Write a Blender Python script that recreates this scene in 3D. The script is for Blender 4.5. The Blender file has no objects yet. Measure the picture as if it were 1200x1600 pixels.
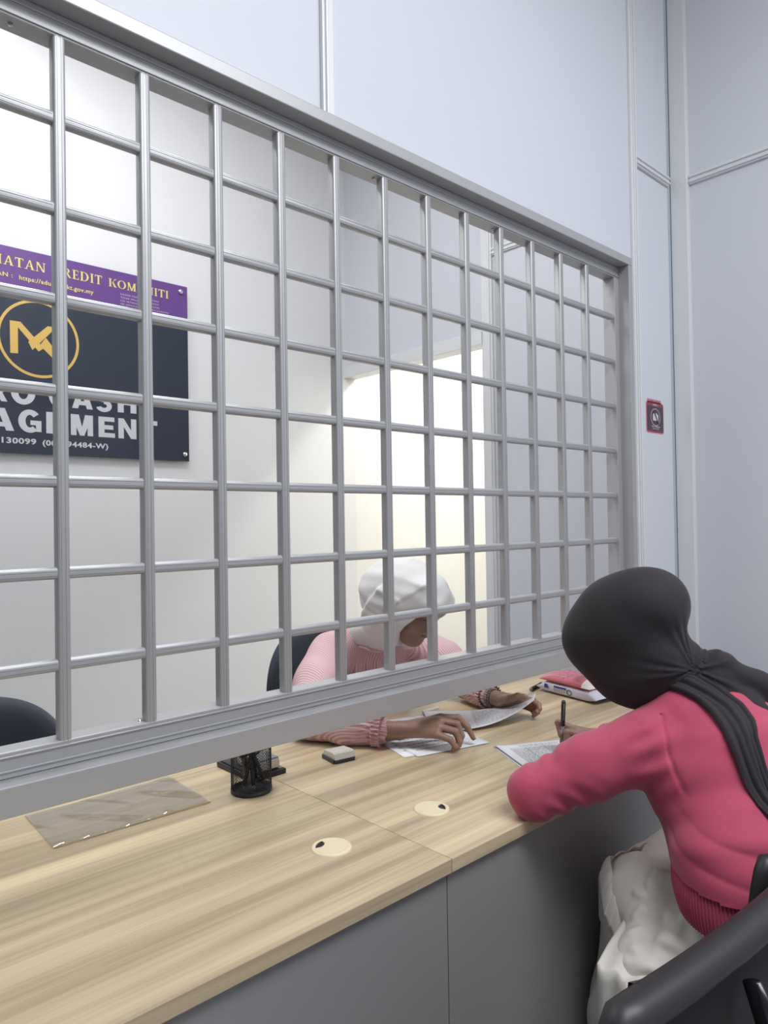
import bpy, bmesh, math, random
import numpy as np
from mathutils import Vector, Matrix

random.seed(7)
SC = bpy.context.scene
COL = SC.collection
PI = math.pi
def V(*a): return Vector(a)

# ------------------------------------------------------------------ camera
yaw, pit, rol = (math.radians(a) for a in (42.885, 0.737, -0.910))
fw = Vector((math.sin(yaw)*math.cos(pit), math.cos(yaw)*math.cos(pit), math.sin(pit)))
r0 = Vector((math.cos(yaw), -math.sin(yaw), 0)); u0 = r0.cross(fw)
rr = math.cos(rol)*r0 + math.sin(rol)*u0
uu = -math.sin(rol)*r0 + math.cos(rol)*u0
cd = bpy.data.cameras.new('camera'); cam = bpy.data.objects.new('camera', cd); COL.objects.link(cam)
cam.matrix_world = Matrix(((rr.x, uu.x, -fw.x, 0), (rr.y, uu.y, -fw.y, 0), (rr.z, uu.z, -fw.z, 1.35), (0, 0, 0, 1)))
cd.sensor_fit = 'VERTICAL'; cd.sensor_height = 36; cd.lens = 1112.8/1600*36
cd.clip_start = .02
SC.camera = cam

# ------------------------------------------------------------------ world, light, exposure
SC.view_settings.view_transform = 'Standard'
SC.view_settings.look = 'None'
SC.view_settings.gamma = 1
SC.view_settings.use_curve_mapping = False
SC.view_settings.exposure = 0.0
w = bpy.data.worlds.new('world'); SC.world = w; w.use_nodes = True
w.node_tree.nodes['Background'].inputs[0].default_value = (.8, .85, .95, 1)
w.node_tree.nodes['Background'].inputs[1].default_value = .3

def area(name, loc, rot, sx, sy, power, col):
    l = bpy.data.lights.new(name, 'AREA'); l.shape = 'RECTANGLE'; l.size = sx; l.size_y = sy
    l.energy = power; l.color = col
    o = bpy.data.objects.new(name, l); o.location = loc; o.rotation_euler = rot; COL.objects.link(o)
    return o
COOL = (.93, .96, 1.0)
area('customer_ceiling_lamp', (0.70, -0.55, 3.74), (0, 0, 0), 1.4, .9, 56, COOL)
area('customer_ceiling_lamp', (1.75, -1.2, 3.74), (0, 0, 0), 1.2, .9, 50, COOL)
area('staff_ceiling_lamp', (0.20, 2.62, 3.74), (0, 0, 0), 1.0, .5, 22, (.97, .98, 1.0))
area('staff_ceiling_lamp', (1.10, 1.95, 3.74), (0, 0, 0), 1.0, .6, 34, (.97, .98, 1.0))
area('passage_lamp', (3.85, 2.15, 3.2), (0, 0, 0), .35, .35, 42, (1.0, .98, .93))

# ------------------------------------------------------------------ materials
def srgb(r, g, b):
    f = lambda c: ((c/255+.055)/1.055)**2.4 if c/255 > .04045 else c/255/12.92
    return (f(r), f(g), f(b), 1)
def mat(name, col, rough=.5, metal=0., bump=None, sheen=0., coat=0., spec=None, var=None, trans=0., alpha=1.):
    m = bpy.data.materials.new(name); m.use_nodes = True
    nt = m.node_tree; b = nt.nodes['Principled BSDF']
    b.inputs['Base Color'].default_value = col; b.inputs['Roughness'].default_value = rough
    b.inputs['Metallic'].default_value = metal
    b.inputs['Sheen Weight'].default_value = sheen
    b.inputs['Coat Weight'].default_value = coat
    b.inputs['Transmission Weight'].default_value = trans
    b.inputs['Alpha'].default_value = alpha
    if spec is not None: b.inputs['Specular IOR Level'].default_value = spec
    tc = nt.nodes.new('ShaderNodeTexCoord')
    if var:                                   # (scale, amount) gentle colour mottling
        n = nt.nodes.new('ShaderNodeTexNoise'); n.inputs['Scale'].default_value = var[0]
        n.inputs['Detail'].default_value = 4
        nt.links.new(tc.outputs['Object'], n.inputs['Vector'])
        mx = nt.nodes.new('ShaderNodeMix'); mx.data_type = 'RGBA'
        mx.inputs['A'].default_value = tuple(c*(1-var[1]) for c in col[:3])+(1,)
        mx.inputs['B'].default_value = tuple(min(1, c*(1+var[1])) for c in col[:3])+(1,)
        nt.links.new(n.outputs['Fac'], mx.inputs['Factor']); nt.links.new(mx.outputs['Result'], b.inputs['Base Color'])
    if bump:                                  # (scale, strength, distance)
        n = nt.nodes.new('ShaderNodeTexNoise'); n.inputs['Scale'].default_value = bump[0]; n.inputs['Detail'].default_value = 3
        nt.links.new(tc.outputs['Object'], n.inputs['Vector'])
        bp = nt.nodes.new('ShaderNodeBump'); bp.inputs['Strength'].default_value = bump[1]; bp.inputs['Distance'].default_value = bump[2]
        nt.links.new(n.outputs['Fac'], bp.inputs['Height']); nt.links.new(bp.outputs['Normal'], b.inputs['Normal'])
    return m
M = {}
M['panel'] = mat('pale_blue_panel', (.65, .665, .715, 1), .45, bump=(60, .05, .001), var=(3, .01))
M['white'] = mat('white_wall', (.80, .80, .79, 1), .6, bump=(90, .08, .001))
M['cream'] = mat('cream_wall', (.86, .85, .80, 1), .6, bump=(90, .08, .001))
M['ceil'] = mat('ceiling_white', (.8, .8, .8, 1), .8)
M['floor'] = mat('floor_grey', (.30, .29, .28, 1), .4, var=(4, .06))
M['alu'] = mat('silver_aluminium', (.43, .43, .435, 1), .42, .35, bump=(300, .03, .0005))
M['alu_w'] = mat('white_aluminium', (.74, .75, .755, 1), .38, .15)
M['corner_shade'] = mat('shaded_channel', (.42, .47, .53, 1), .6)
M['black'] = mat('black_plastic', (.022, .022, .024, 1), .42, bump=(300, .1, .0005))
M['blackg'] = mat('glossy_black_plastic', (.012, .012, .014, 1), .18)
M['mesh'] = mat('black_net_fabric', (.02, .019, .021, 1), .85, bump=(500, .4, .001))
M['navy'] = mat('dark_blue_grey_fabric', (.022, .030, .045, 1), .75, bump=(500, .3, .001), sheen=.2)
M['sign'] = mat('navy_acrylic', (.032, .040, .062, 1), .12)
M['purple'] = mat('purple_vinyl', (.15, .065, .26, 1), .3)
M['gold'] = mat('gold_lettering', (.72, .48, .12, 1), .4)
M['yellow'] = mat('yellow_lettering', (.80, .66, .20, 1), .5)
M['letter'] = mat('white_lettering', (.62, .63, .65, 1), .5)
M['lilac'] = mat('small_lilac_lettering', (.60, .50, .66, 1), .5)
M['chrome'] = mat('chrome', (.8, .8, .8, 1), .18, 1.)
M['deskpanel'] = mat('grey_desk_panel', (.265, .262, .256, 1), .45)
M['paper'] = mat('white_paper', (.80, .80, .82, 1), .6)
M['print'] = mat('grey_print', (.42, .42, .44, 1), .7)
M['pink_reflect'] = mat('paper_pink_reflection', (.75, .45, .50, 1), .6)  # paper colour with a pink reflection painted in
M['grommet'] = mat('cream_plastic', (.80, .70, .46, 1), .4)
M['skin'] = mat('brown_skin', (.30, .175, .125, 1), .5, bump=(180, .12, .0008), var=(25, .12))
M['lip'] = mat('lip_skin', (.30, .11, .10, 1), .45)
M['dark'] = mat('dark_hair', (.02, .014, .012, 1), .6)
M['nail'] = mat('fingernail', (.52, .33, .27, 1), .3)
M['hijab_d'] = mat('charcoal_scarf_cloth', (.019, .0145, .0175, 1), .8, bump=(700, .3, .0006), sheen=.08)
M['hijab_w'] = mat('white_scarf_cloth', (.74, .73, .71, 1), .75, bump=(700, .2, .0006), sheen=.2)
M['pinkknit'] = mat('hot_pink_knit', (.50, .066, .125, 1), .85, bump=(900, .5, .0008), sheen=.25, var=(14, .05))
M['skirt'] = mat('cream_skirt_cloth', (.72, .68, .61, 1), .55, bump=(400, .2, .0006), sheen=.2)
M['stampw'] = mat('off_white_plastic', (.74, .71, .63, 1), .4)
M['stampd'] = mat('dark_slate_plastic', (.05, .065, .08, 1), .4)
M['grey'] = mat('grey_plastic', (.22, .23, .23, 1), .45)
M['pouch'] = mat('pink_glossy_pouch', (.68, .20, .26, 1), .22, var=(40, .1))
M['wrap'] = mat('pale_lilac_wrap', (.62, .60, .70, 1), .28, var=(30, .12))
M['blue'] = mat('blue_print', (.04, .05, .30, 1), .4)
M['green'] = mat('green_print', (.03, .12, .09, 1), .4)
M['tan'] = mat('tan_print', (.45, .36, .22, 1), .4)
M['red'] = mat('maroon_print', (.28, .03, .06, 1), .4)
M['pinkline'] = mat('pink_outline', (.62, .25, .32, 1), .4)
M['slate'] = mat('slate_sticker', (.035, .045, .065, 1), .35)
M['clearpen'] = mat('smoky_clear_plastic', (.25, .25, .27, 1), .15)
M['steel'] = mat('steel_bracelet', (.32, .30, .27, 1), .3, .9)

def wood(name, seed):
    m = bpy.data.materials.new(name); m.use_nodes = True
    nt = m.node_tree; b = nt.nodes['Principled BSDF']; L = nt.links.new
    tc = nt.nodes.new('ShaderNodeTexCoord')
    def noise(sc, det, w_):
        mp = nt.nodes.new('ShaderNodeMapping'); mp.inputs['Scale'].default_value = sc
        mp.inputs['Location'].default_value = (seed*3.1+w_, seed*1.7, w_)
        n = nt.nodes.new('ShaderNodeTexNoise'); n.inputs['Scale'].default_value = 1; n.inputs['Detail'].default_value = det
        n.inputs['Roughness'].default_value = .55
        L(tc.outputs['Object'], mp.inputs['Vector']); L(mp.outputs['Vector'], n.inputs['Vector']); return n
    a = noise((.9, 26, 26), 3, 0); c = noise((2.0, 190, 190), 2, 5)
    cr = nt.nodes.new('ShaderNodeValToRGB'); e = cr.color_ramp.elements
    e[0].position = .33; e[0].color = (.45, .345, .225, 1)
    e[1].position = .66; e[1].color = (.74, .60, .375, 1)
    x = e.new(.46); x.color = (.57, .45, .29, 1)
    x = e.new(.56); x.color = (.66, .53, .335, 1)
    L(a.outputs['Fac'], cr.inputs['Fac'])
    r2 = nt.nodes.new('ShaderNodeValToRGB'); r2.color_ramp.elements[0].position = .35; r2.color_ramp.elements[0].color = (.90, .88, .85, 1)
    r2.color_ramp.elements[1].position = .62; r2.color_ramp.elements[1].color = (1, 1, 1, 1)
    L(c.outputs['Fac'], r2.inputs['Fac'])
    mx = nt.nodes.new('ShaderNodeMix'); mx.data_type = 'RGBA'; mx.blend_type = 'MULTIPLY'; mx.inputs['Factor'].default_value = 1
    L(cr.outputs['Color'], mx.inputs['A']); L(r2.outputs['Color'], mx.inputs['B']); L(mx.outputs['Result'], b.inputs['Base Color'])
    b.inputs['Roughness'].default_value = .38
    return m
M['wood1'] = wood('pale_striped_wood', 1); M['wood2'] = wood('pale_striped_wood', 4)

def stripes(name, n, period):
    m = bpy.data.materials.new(name); m.use_nodes = True
    nt = m.node_tree; b = nt.nodes['Principled BSDF']; L = nt.links.new
    tc = nt.nodes.new('ShaderNodeTexCoord')
    d = nt.nodes.new('ShaderNodeVectorMath'); d.operation = 'DOT_PRODUCT'; d.inputs[1].default_value = n
    L(tc.outputs['Object'], d.inputs[0])
    k = nt.nodes.new('ShaderNodeMath'); k.operation = 'MULTIPLY'; k.inputs[1].default_value = 2*PI/period; L(d.outputs['Value'], k.inputs[0])
    s = nt.nodes.new('ShaderNodeMath'); s.operation = 'SINE'; L(k.outputs[0], s.inputs[0])
    cr = nt.nodes.new('ShaderNodeValToRGB'); cr.color_ramp.elements[0].position = .35; cr.color_ramp.elements[0].color = (.60, .33, .355, 1)
    cr.color_ramp.elements[1].position = .65; cr.color_ramp.elements[1].color = (.74, .54, .55, 1)
    h = nt.nodes.new('ShaderNodeMath'); h.operation = 'MULTIPLY_ADD'; h.inputs[1].default_value = .5; h.inputs[2].default_value = .5
    L(s.outputs[0], h.inputs[0]); L(h.outputs[0], cr.inputs['Fac']); L(cr.outputs['Color'], b.inputs['Base Color'])
    b.inputs['Roughness'].default_value = .8
    return m
M['stripe_body'] = stripes('pink_striped_cotton', (.9, .2, 0), .0060)
M['stripe_r'] = stripes('pink_striped_cotton_sleeve', (.55, .6, .8), .0065)
M['stripe_l'] = stripes('pink_striped_cotton_sleeve', (.6, .2, .8), .0065)

def film():
    m = bpy.data.materials.new('clear_plastic_film'); m.use_nodes = True
    nt = m.node_tree; out = nt.nodes['Material Output']; nt.nodes.remove(nt.nodes['Principled BSDF'])
    t = nt.nodes.new('ShaderNodeBsdfTransparent'); t.inputs[0].default_value = (.93, .93, .93, 1)
    g = nt.nodes.new('ShaderNodeBsdfGlossy'); g.inputs['Roughness'].default_value = .05
    d = nt.nodes.new('ShaderNodeBsdfDiffuse'); d.inputs[0].default_value = (.7, .7, .7, 1)  # pale diffuse share paints a whitish glare veil on the film
    fr = nt.nodes.new('ShaderNodeFresnel'); fr.inputs[0].default_value = 2.0
    a = nt.nodes.new('ShaderNodeMixShader'); b = nt.nodes.new('ShaderNodeMixShader'); a.inputs[0].default_value = .16
    nt.links.new(t.outputs[0], a.inputs[1]); nt.links.new(d.outputs[0], a.inputs[2])
    nt.links.new(fr.outputs[0], b.inputs[0]); nt.links.new(a.outputs[0], b.inputs[1]); nt.links.new(g.outputs[0], b.inputs[2])
    nt.links.new(b.outputs[0], out.inputs['Surface'])
    return m
M['film'] = film()

# ------------------------------------------------------------------ helpers
def empty(name, label=None, cat=None, loc=(0, 0, 0), group=None, parent=None, kind=None):
    o = bpy.data.objects.new(name, None); COL.objects.link(o); o.location = loc; o.empty_display_size = .05
    if label: o['label'] = label
    if cat: o['category'] = cat
    if group: o['group'] = group
    if kind: o['kind'] = kind
    if parent: o.parent = parent
    return o
def tag(o, label=None, cat=None, group=None, kind=None):
    if label: o['label'] = label
    if cat: o['category'] = cat
    if group: o['group'] = group
    if kind: o['kind'] = kind
    return o
def wpos(o):
    p = Vector((0, 0, 0))
    while o: p += o.location; o = o.parent
    return p
def link(name, me, m, parent=None, smooth=False):
    """mesh given in WORLD coordinates; parents are unrotated empties"""
    o = bpy.data.objects.new(name, me); COL.objects.link(o)
    me.materials.append(m)
    if parent:
        o.parent = parent; off = wpos(parent)
        me.transform(Matrix.Translation(-off))
    if smooth:
        for p in me.polygons: p.use_smooth = True
    return o
class MB:
    def __init__(s): s.bm = bmesh.new()
    def box(s, a, b, bev=0., seg=2):
        a = Vector(a); b = Vector(b); c = (a+b)/2; d = b-a
        r = bmesh.ops.create_cube(s.bm, size=1)
        vs = r['verts']
        for v in vs: v.co = Vector((v.co.x*abs(d.x), v.co.y*abs(d.y), v.co.z*abs(d.z)))+c
        if bev > 0:
            es = list({e for v in vs for e in v.link_edges})
            bmesh.ops.bevel(s.bm, geom=es, offset=min(bev, .49*min(abs(d.x), abs(d.y), abs(d.z))), segments=seg, affect='EDGES', profile=.5)
        return s
    def tube(s, pts, rad, n=12, cap=True, flat=1., closed=False):
        pts = [Vector(p) for p in pts]; N = len(pts)
        rad = rad if isinstance(rad, (list, tuple)) else [rad]*N
        rings = []; up = None
        for i, p in enumerate(pts):
            if closed: t = (pts[(i+1) % N]-pts[i-1]).normalized()
            else: t = (pts[min(i+1, N-1)]-pts[max(i-1, 0)]).normalized()
            if up is None:
                up = Vector((0, 0, 1)) if abs(t.z) < .9 else Vector((1, 0, 0))
            a = t.cross(up).normalized(); up = a.cross(t).normalized()
            rings.append([s.bm.verts.new(p+rad[i]*(math.cos(2*PI*k/n)*a+flat*math.sin(2*PI*k/n)*up)) for k in range(n)])
        for i in range(N if closed else N-1):
            A, B = rings[i], rings[(i+1) % N]
            for k in range(n): s.bm.faces.new((A[k], A[(k+1) % n], B[(k+1) % n], B[k]))
        if cap and not closed:
            s.bm.faces.new(rings[0][::-1]); s.bm.faces.new(rings[-1])
        return s
    def lathe(s, c, prof, n=48, cap=False):
        c = Vector(c); rings = []
        for r, z in prof: rings.append([s.bm.verts.new(c+Vector((r*math.cos(2*PI*k/n), r*math.sin(2*PI*k/n), z))) for k in range(n)])
        for A, B in zip(rings, rings[1:]):
            for k in range(n): s.bm.faces.new((A[k], A[(k+1) % n], B[(k+1) % n], B[k]))
        if cap: s.bm.faces.new(rings[0][::-1]); s.bm.faces.new(rings[-1])
        return s
    def prism(s, pts, d):
        """polygon pts (3D, planar) extruded by vector d"""
        d = Vector(d); A = [s.bm.verts.new(Vector(p)) for p in pts]; B = [s.bm.verts.new(Vector(p)+d) for p in pts]
        n = len(A)
        f = s.bm.faces.new(A); g = s.bm.faces.new(B[::-1])
        for k in range(n): s.bm.faces.new((A[k], B[k], B[(k+1) % n], A[(k+1) % n]))
        bmesh.ops.recalc_face_normals(s.bm, faces=s.bm.faces)
        return s
    def grid(s, fn, nu, nv, thick=0.):
        P = [[s.bm.verts.new(Vector(fn(i/nu, j/nv))) for j in range(nv+1)] for i in range(nu+1)]
        for i in range(nu):
            for j in range(nv): s.bm.faces.new((P[i][j], P[i+1][j], P[i+1][j+1], P[i][j+1]))
        return s
    def xf(s, mtx): bmesh.ops.transform(s.bm, matrix=mtx, verts=s.bm.verts); return s
    def build(s, name, m, parent=None, smooth=False, solid=0.):
        me = bpy.data.meshes.new(name); s.bm.to_mesh(me); s.bm.free()
        o = link(name, me, m, parent, smooth)
        if solid:
            md = o.modifiers.new('solid', 'SOLIDIFY'); md.thickness = solid; md.offset = 0
        return o
def auto_smooth(o, ang=35):
    me = o.data
    for p in me.polygons: p.use_smooth = True
    bm = bmesh.new(); bm.from_mesh(me)
    for e in bm.edges:
        if len(e.link_faces) == 2 and e.calc_face_angle(0) > math.radians(ang): e.smooth = False
    bm.to_mesh(me); bm.free(); return o

def text_bm(s, bold=0.):
    cu = bpy.data.curves.new('t', 'FONT'); cu.body = s; cu.offset = bold; cu.space_character = 1.08 if bold else 1.05; cu.resolution_u = 3
    o = bpy.data.objects.new('t', cu); COL.objects.link(o)
    bpy.context.view_layer.update()
    me = bpy.data.meshes.new_from_object(o.evaluated_get(bpy.context.evaluated_depsgraph_get()))
    bpy.data.objects.remove(o); bpy.data.curves.remove(cu)
    return me
def fit_text(name, s, O, U, W, w_, h_, m, parent, bold=0., depth=.0006):
    """text filling w_ x h_ from origin O along unit U (right) and W (up); normal = U x W faces the reader"""
    me = text_bm(s, bold)
    co = np.array([v.co[:] for v in me.vertices]); x0, y0 = co[:, 0].min(), co[:, 1].min(); sx = w_/(co[:, 0].max()-x0); sy = h_/(co[:, 1].max()-y0)
    O = Vector(O); U = Vector(U).normalized(); W = Vector(W).normalized(); N = U.cross(W)
    for v in me.vertices: v.co = O+U*((v.co.x-x0)*sx)+W*((v.co.y-y0)*sy)+N*depth
    o = link(name, me, m, parent)
    return o

# ---- signed-distance sculpting (smooth organic surfaces, meshed by surface nets)
class Sdf:
    def __init__(s): s.p = []
    def cone(s, a, b, ra, rb, k=.01, sc=None):
        s.p.append(('c', np.array(a, float), np.array(b, float), ra, rb, k, np.array(sc or (1, 1, 1), float))); return s
    def chain(s, pts, rs, k=.01):
        for i in range(len(pts)-1): s.cone(pts[i], pts[i+1], rs[i], rs[i+1], k)
        return s
    def ell(s, c, r, k=.01, R=None, sub=False):
        s.p.append(('s' if sub else 'e', np.array(c, float), np.array(R if R is not None else np.eye(3), float), np.array(r, float), None, k, None)); return s
    def box_of(s, q):
        if q[0] == 'c':
            m = max(q[3], q[4])*q[6].max(); return np.minimum(q[1], q[2])-m, np.maximum(q[1], q[2])+m
        m = q[3].max(); return q[1]-m, q[1]+m
    def d(s, q, X):
        if q[0] == 'c':
            S = q[6]; mid = (q[1]+q[2])/2; P = (X-mid)/S; a = (q[1]-mid)/S; b = (q[2]-mid)/S
            ab = b-a; L2 = (ab@ab)+1e-12; t = np.clip(((P-a)@ab)/L2, 0, 1)
            dd = np.linalg.norm(P-a-t[..., None]*ab, axis=-1)-(q[3]+(q[4]-q[3])*t)
            return dd*S.min()
        P = (X-q[1])@q[2].T; k0 = np.linalg.norm(P/q[3], axis=-1); k1 = np.linalg.norm(P/(q[3]**2), axis=-1)+1e-9
        return k0*(k0-1)/k1
    @staticmethod
    def smin(a, b, k):
        h = np.clip(.5+.5*(b-a)/k, 0, 1); return b*(1-h)+a*h-k*h*(1-h)
    def ev(s, X):
        D = np.full(X.shape[:-1], 1.)
        for q in s.p:
            if q[0] == 's': D = -s.smin(-D, s.d(q, X), q[5])
            else: D = s.smin(D, s.d(q, X), q[5])
        return D
    def mesh(s, h, disp=None):
        lo = np.min([s.box_of(q)[0] for q in s.p if q[0] != 's'], 0)-3*h-.01; hi = np.max([s.box_of(q)[1] for q in s.p if q[0] != 's'], 0)+3*h+.01
        n = np.ceil((hi-lo)/h).astype(int)+1
        D = np.full(n, .2, np.float32)
        ax = [lo[i]+h*np.arange(n[i]) for i in range(3)]
        for q in s.p:
            a, b = s.box_of(q); m = q[5]+.03+2*h
            i0 = np.clip(((a-m-lo)/h).astype(int), 0, n); i1 = np.clip(((b+m-lo)/h).astype(int)+2, 0, n)
            if (i1 <= i0).any(): continue
            sl = tuple(slice(i0[i], i1[i]) for i in range(3))
            X = np.stack(np.meshgrid(*[ax[i][sl[i]] for i in range(3)], indexing='ij'), -1)
            dd = s.d(q, X)
            if q[0] == 's': D[sl] = -s.smin(-D[sl], dd, q[5])
            else: D[sl] = s.smin(D[sl], dd, q[5])
        if disp is not None:
            idx = np.argwhere(np.abs(D) < 4*h+.012); X = lo+idx*h
            D[tuple(idx.T)] -= disp(X)
        ins = D < 0
        c = [ins[i:n[0]-1+i, j:n[1]-1+j, k:n[2]-1+k] for i in (0, 1) for j in (0, 1) for k in (0, 1)]
        cnt = sum(x.astype(np.int8) for x in c); cells = np.argwhere((cnt > 0) & (cnt < 8))
        vid = np.full(n-1, -1, np.int64); vid[tuple(cells.T)] = np.arange(len(cells))
        acc = np.zeros((len(cells), 3)); w_ = np.zeros(len(cells))
        cor = [(i, j, k) for i in (0, 1) for j in (0, 1) for k in (0, 1)]
        val = {o: D[tuple((cells+o).T)].astype(float) for o in cor}
        for o in cor:
            for a_ in range(3):
                if o[a_] == 0:
                    o2 = list(o); o2[a_] = 1; o2 = tuple(o2); A, B = val[o], val[o2]
                    cr = (A < 0) != (B < 0); t = np.where(cr, A/(A-B+1e-20), 0)
                    p = np.tile(np.array(o, float), (len(cells), 1)); p[:, a_] = t
                    acc[cr] += p[cr]; w_[cr] += 1
        vt = lo+h*(cells+acc/w_[:, None])
        faces = []
        for a_ in range(3):
            b_, c_ = (a_+1) % 3, (a_+2) % 3
            sA = [slice(None)]*3; sB = [slice(None)]*3; sA[a_] = slice(0, n[a_]-1); sB[a_] = slice(1, n[a_])
            IA, IB = ins[tuple(sA)], ins[tuple(sB)]
            for flip, msk in ((0, IA & ~IB), (1, ~IA & IB)):
                e = np.argwhere(msk)
                e = e[(e[:, b_] > 0) & (e[:, c_] > 0) & (e[:, b_] < n[b_]-1) & (e[:, c_] < n[c_]-1)]
                q = []
                for db, dc in ((0, 0), (-1, 0), (-1, -1), (0, -1)):
                    x = e.copy(); x[:, b_] += db; x[:, c_] += dc; q.append(vid[tuple(x.T)])
                q = np.stack(q, 1)
                faces.append(q if flip == 0 else q[:, ::-1])
        return vt, np.concatenate(faces)
    def build(s, name, m, parent=None, h=.004, disp=None, cut=None, extra=None):
        vt, fc = s.mesh(h, disp)
        if cut is not None:
            keep = cut(vt); fc = fc[keep[fc].all(1)]
        vl, fl = [vt], [fc]
        for v2, f2 in (extra or []):
            fl.append(f2+sum(len(x) for x in vl)); vl.append(v2)
        vt = np.concatenate(vl); fc = np.concatenate(fl)
        used = np.unique(fc); re = np.full(len(vt), -1); re[used] = np.arange(len(used)); vt = vt[used]; fc = re[fc]
        me = bpy.data.meshes.new(name); me.from_pydata(vt.tolist(), [], fc.tolist()); me.update()
        return link(name, me, m, parent, True)
def frame3(d, up):
    d = Vector(d).normalized(); s_ = d.cross(Vector(up)).normalized(); u_ = s_.cross(d)
    return np.array([s_[:], d[:], u_[:]])      # rows: side, forward, up
def loc2w(c, R, p): return np.array(c)+np.array(p) @ R

# ================================================================== SETTING
def S(o, name=None): tag(o, kind='structure'); return o
HC = 3.8
S(MB().box((-2.6, -2.6, -.06), (4.5, 3.45, 0)).build('floor', M['floor']))
S(MB().box((-2.6, -2.6, HC), (4.5, 3.45, HC+.06)).build('ceiling', M['ceil']))
S(MB().box((-2.6, -2.66, 0), (2.86, -2.6, HC)).build('wall_front', M['panel']))
S(MB().box((-2.66, -2.66, 0), (-2.6, 3.39, HC)).build('wall_left', M['panel']))
S(MB().box((-2.6, 3.33, 0), (2.86, 3.39, HC)).build('wall_back', M['white']))
# right wall: one plane x = 2.80 with the opening to the passage at its far end
b = MB(); b.box((2.80, -2.6, 0), (2.86, 2.26, HC)); b.box((2.80, 2.26, 2.235), (2.86, 3.33, HC))
S(b.build('wall_right', M['panel']))
# passage behind the opening
b = MB(); b.box((2.86, 3.33, 0), (4.5, 3.39, HC)); b.box((4.42, 1.4, 0), (4.48, 3.33, HC)); b.box((2.86, 1.34, 0), (4.48, 1.40, HC))
S(b.build('wall_passage', M['cream']))
S(MB().box((2.86, 1.4, 3.3), (4.42, 3.33, 3.34)).build('ceiling', M['ceil']))
# partition holding the grille window
X0, X1, Z0, Z1 = -.78, 2.378, .888, 2.272
b = MB()
b.box((-2.6, 1.28, 0), (X0, 1.33, HC)); b.box((X0, 1.28, Z1), (X1, 1.33, HC)); b.box((X1, 1.28, 0), (2.748, 1.33, HC))
S(b.build('wall_partition', M['panel']))
S(MB().box((2.748, 1.2805, 0), (2.80, 1.33, HC)).build('trim_corner_channel', M['corner_shade']))  # shade of the corner groove painted in as a darker grey strip
# trims
def trim(name, *boxes, m='alu_w'):
    t = MB()
    for q in boxes: t.box(q[0], q[1], .002)
    return S(t.build(name, M[m]))
trim('trim_1', ((2.772, 1.212, 0), (2.80, 1.278, HC)))                                                  # corner post
trim('trim_2', ((1.010, 1.268, Z1), (1.043, 1.28, HC)), ((1.017, 1.262, Z1), (1.024, 1.27, HC)))         # upper wall joint
trim('trim_3', ((2.447, 1.27, 0), (2.485, 1.28, HC)), ((2.456, 1.264, 0), (2.463, 1.272, HC)), ((2.470, 1.264, 0), (2.477, 1.272, HC)))
trim('trim_4', ((2.485, 1.27, 2.655), (2.748, 1.28, 2.695)), ((2.485, 1.264, 2.661), (2.748, 1.272, 2.670)), ((2.485, 1.264, 2.680), (2.748, 1.272, 2.688)))
trim('trim_5', ((2.79, -2.6, 2.655), (2.80, 1.212, 2.695)), ((2.784, -2.6, 2.661), (2.792, 1.212, 2.668)), ((2.784, -2.6, 2.680), (2.792, 1.212, 2.688)))
trim('trim_6', ((2.79, 1.33, 2.655), (2.80, 2.195, 2.695)), ((2.784, 1.33, 2.661), (2.792, 2.195, 2.668)), ((2.784, 1.33, 2.680), (2.792, 2.195, 2.688)))
trim('trim_7', ((2.785, 2.195, 0), (2.80, 2.26, HC)), ((2.778, 2.205, 0), (2.787, 2.215, HC)))             # post beside the opening
trim('trim_8', ((2.775, 2.255, 2.225), (2.865, 3.33, 2.29)))                                               # lintel
trim('trim_9', ((2.796, 2.255, 0), (2.865, 2.262, 2.235)))
trim('baseboard_back', ((-2.6, 3.318, 0), (2.8, 3.33, .09)))
trim('baseboard_right', ((2.788, -2.6, 0), (2.80, 1.21, .09)))

# ================================================================== GRILLE WINDOW
win = empty('window_1', None, None, (0, 1.28, Z0), kind='structure')
t = MB()                                                    # outer box frame standing proud of the wall
yf, yb = 1.240, 1.335
t.box((X0, yf, Z1-.028), (X1, yb, Z1), .002); t.box((X0, yf, Z0), (X1, yb, .938), .002)
t.box((X1-.026, yf, .938), (X1, yb, Z1-.028), .002); t.box((X0, yf, .938), (X0+.026, yb, Z1-.028), .002)
t.build('window_frame', M['alu'], win)
gr = empty('window_grille', 'silver aluminium grid grille filling the opening above the wooden counter', 'grille', (0.8, 1.28, .938))
t = MB()                                                    # inner sash
zt = Z1-.028; xr = X1-.026; xl = X0+.026
for a_, b_ in (((xl, 1.280, zt-.040), (xr, 1.325, zt)), ((xl, 1.280, .9385), (xr, 1.325, .982)), ((xr-.030, 1.280, .982), (xr, 1.325, zt-.040)), ((xl, 1.280, .982), (xl+.030, 1.325, zt-.040))): t.box(a_, b_, .002)
for z in (.949, .972): t.box((xl, 1.277, z), (xr, 1.2805, z+.003), .001)
for z in (zt-.014, zt-.036): t.box((xl, 1.277, z), (xr, 1.2805, z+.003), .001)
t.build('grille_frame', M['alu'], gr)
PX = .1557; ROW0 = 1.28*.5568+1.35; PZ = .1240*1.28
xs = [.433+PX*i for i in range(-7, 12)]
zs = [ROW0-PZ*j for j in range(0, 7)]
def vprofile(x):
    m = MB(); m.box((x-.0105, 1.2805, .970), (x+.0105, 1.3045, zt-.030), .0045, 3)
    for dx in (-.0035, .0035): m.box((x+dx-.0006, 1.2797, .975), (x+dx+.0006, 1.2815, zt-.036))
    return m
for x in xs: auto_smooth(vprofile(x).build('vertical_bar', M['alu'], gr))
edges = [xl+.03]+xs+[xr-.03]
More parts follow.
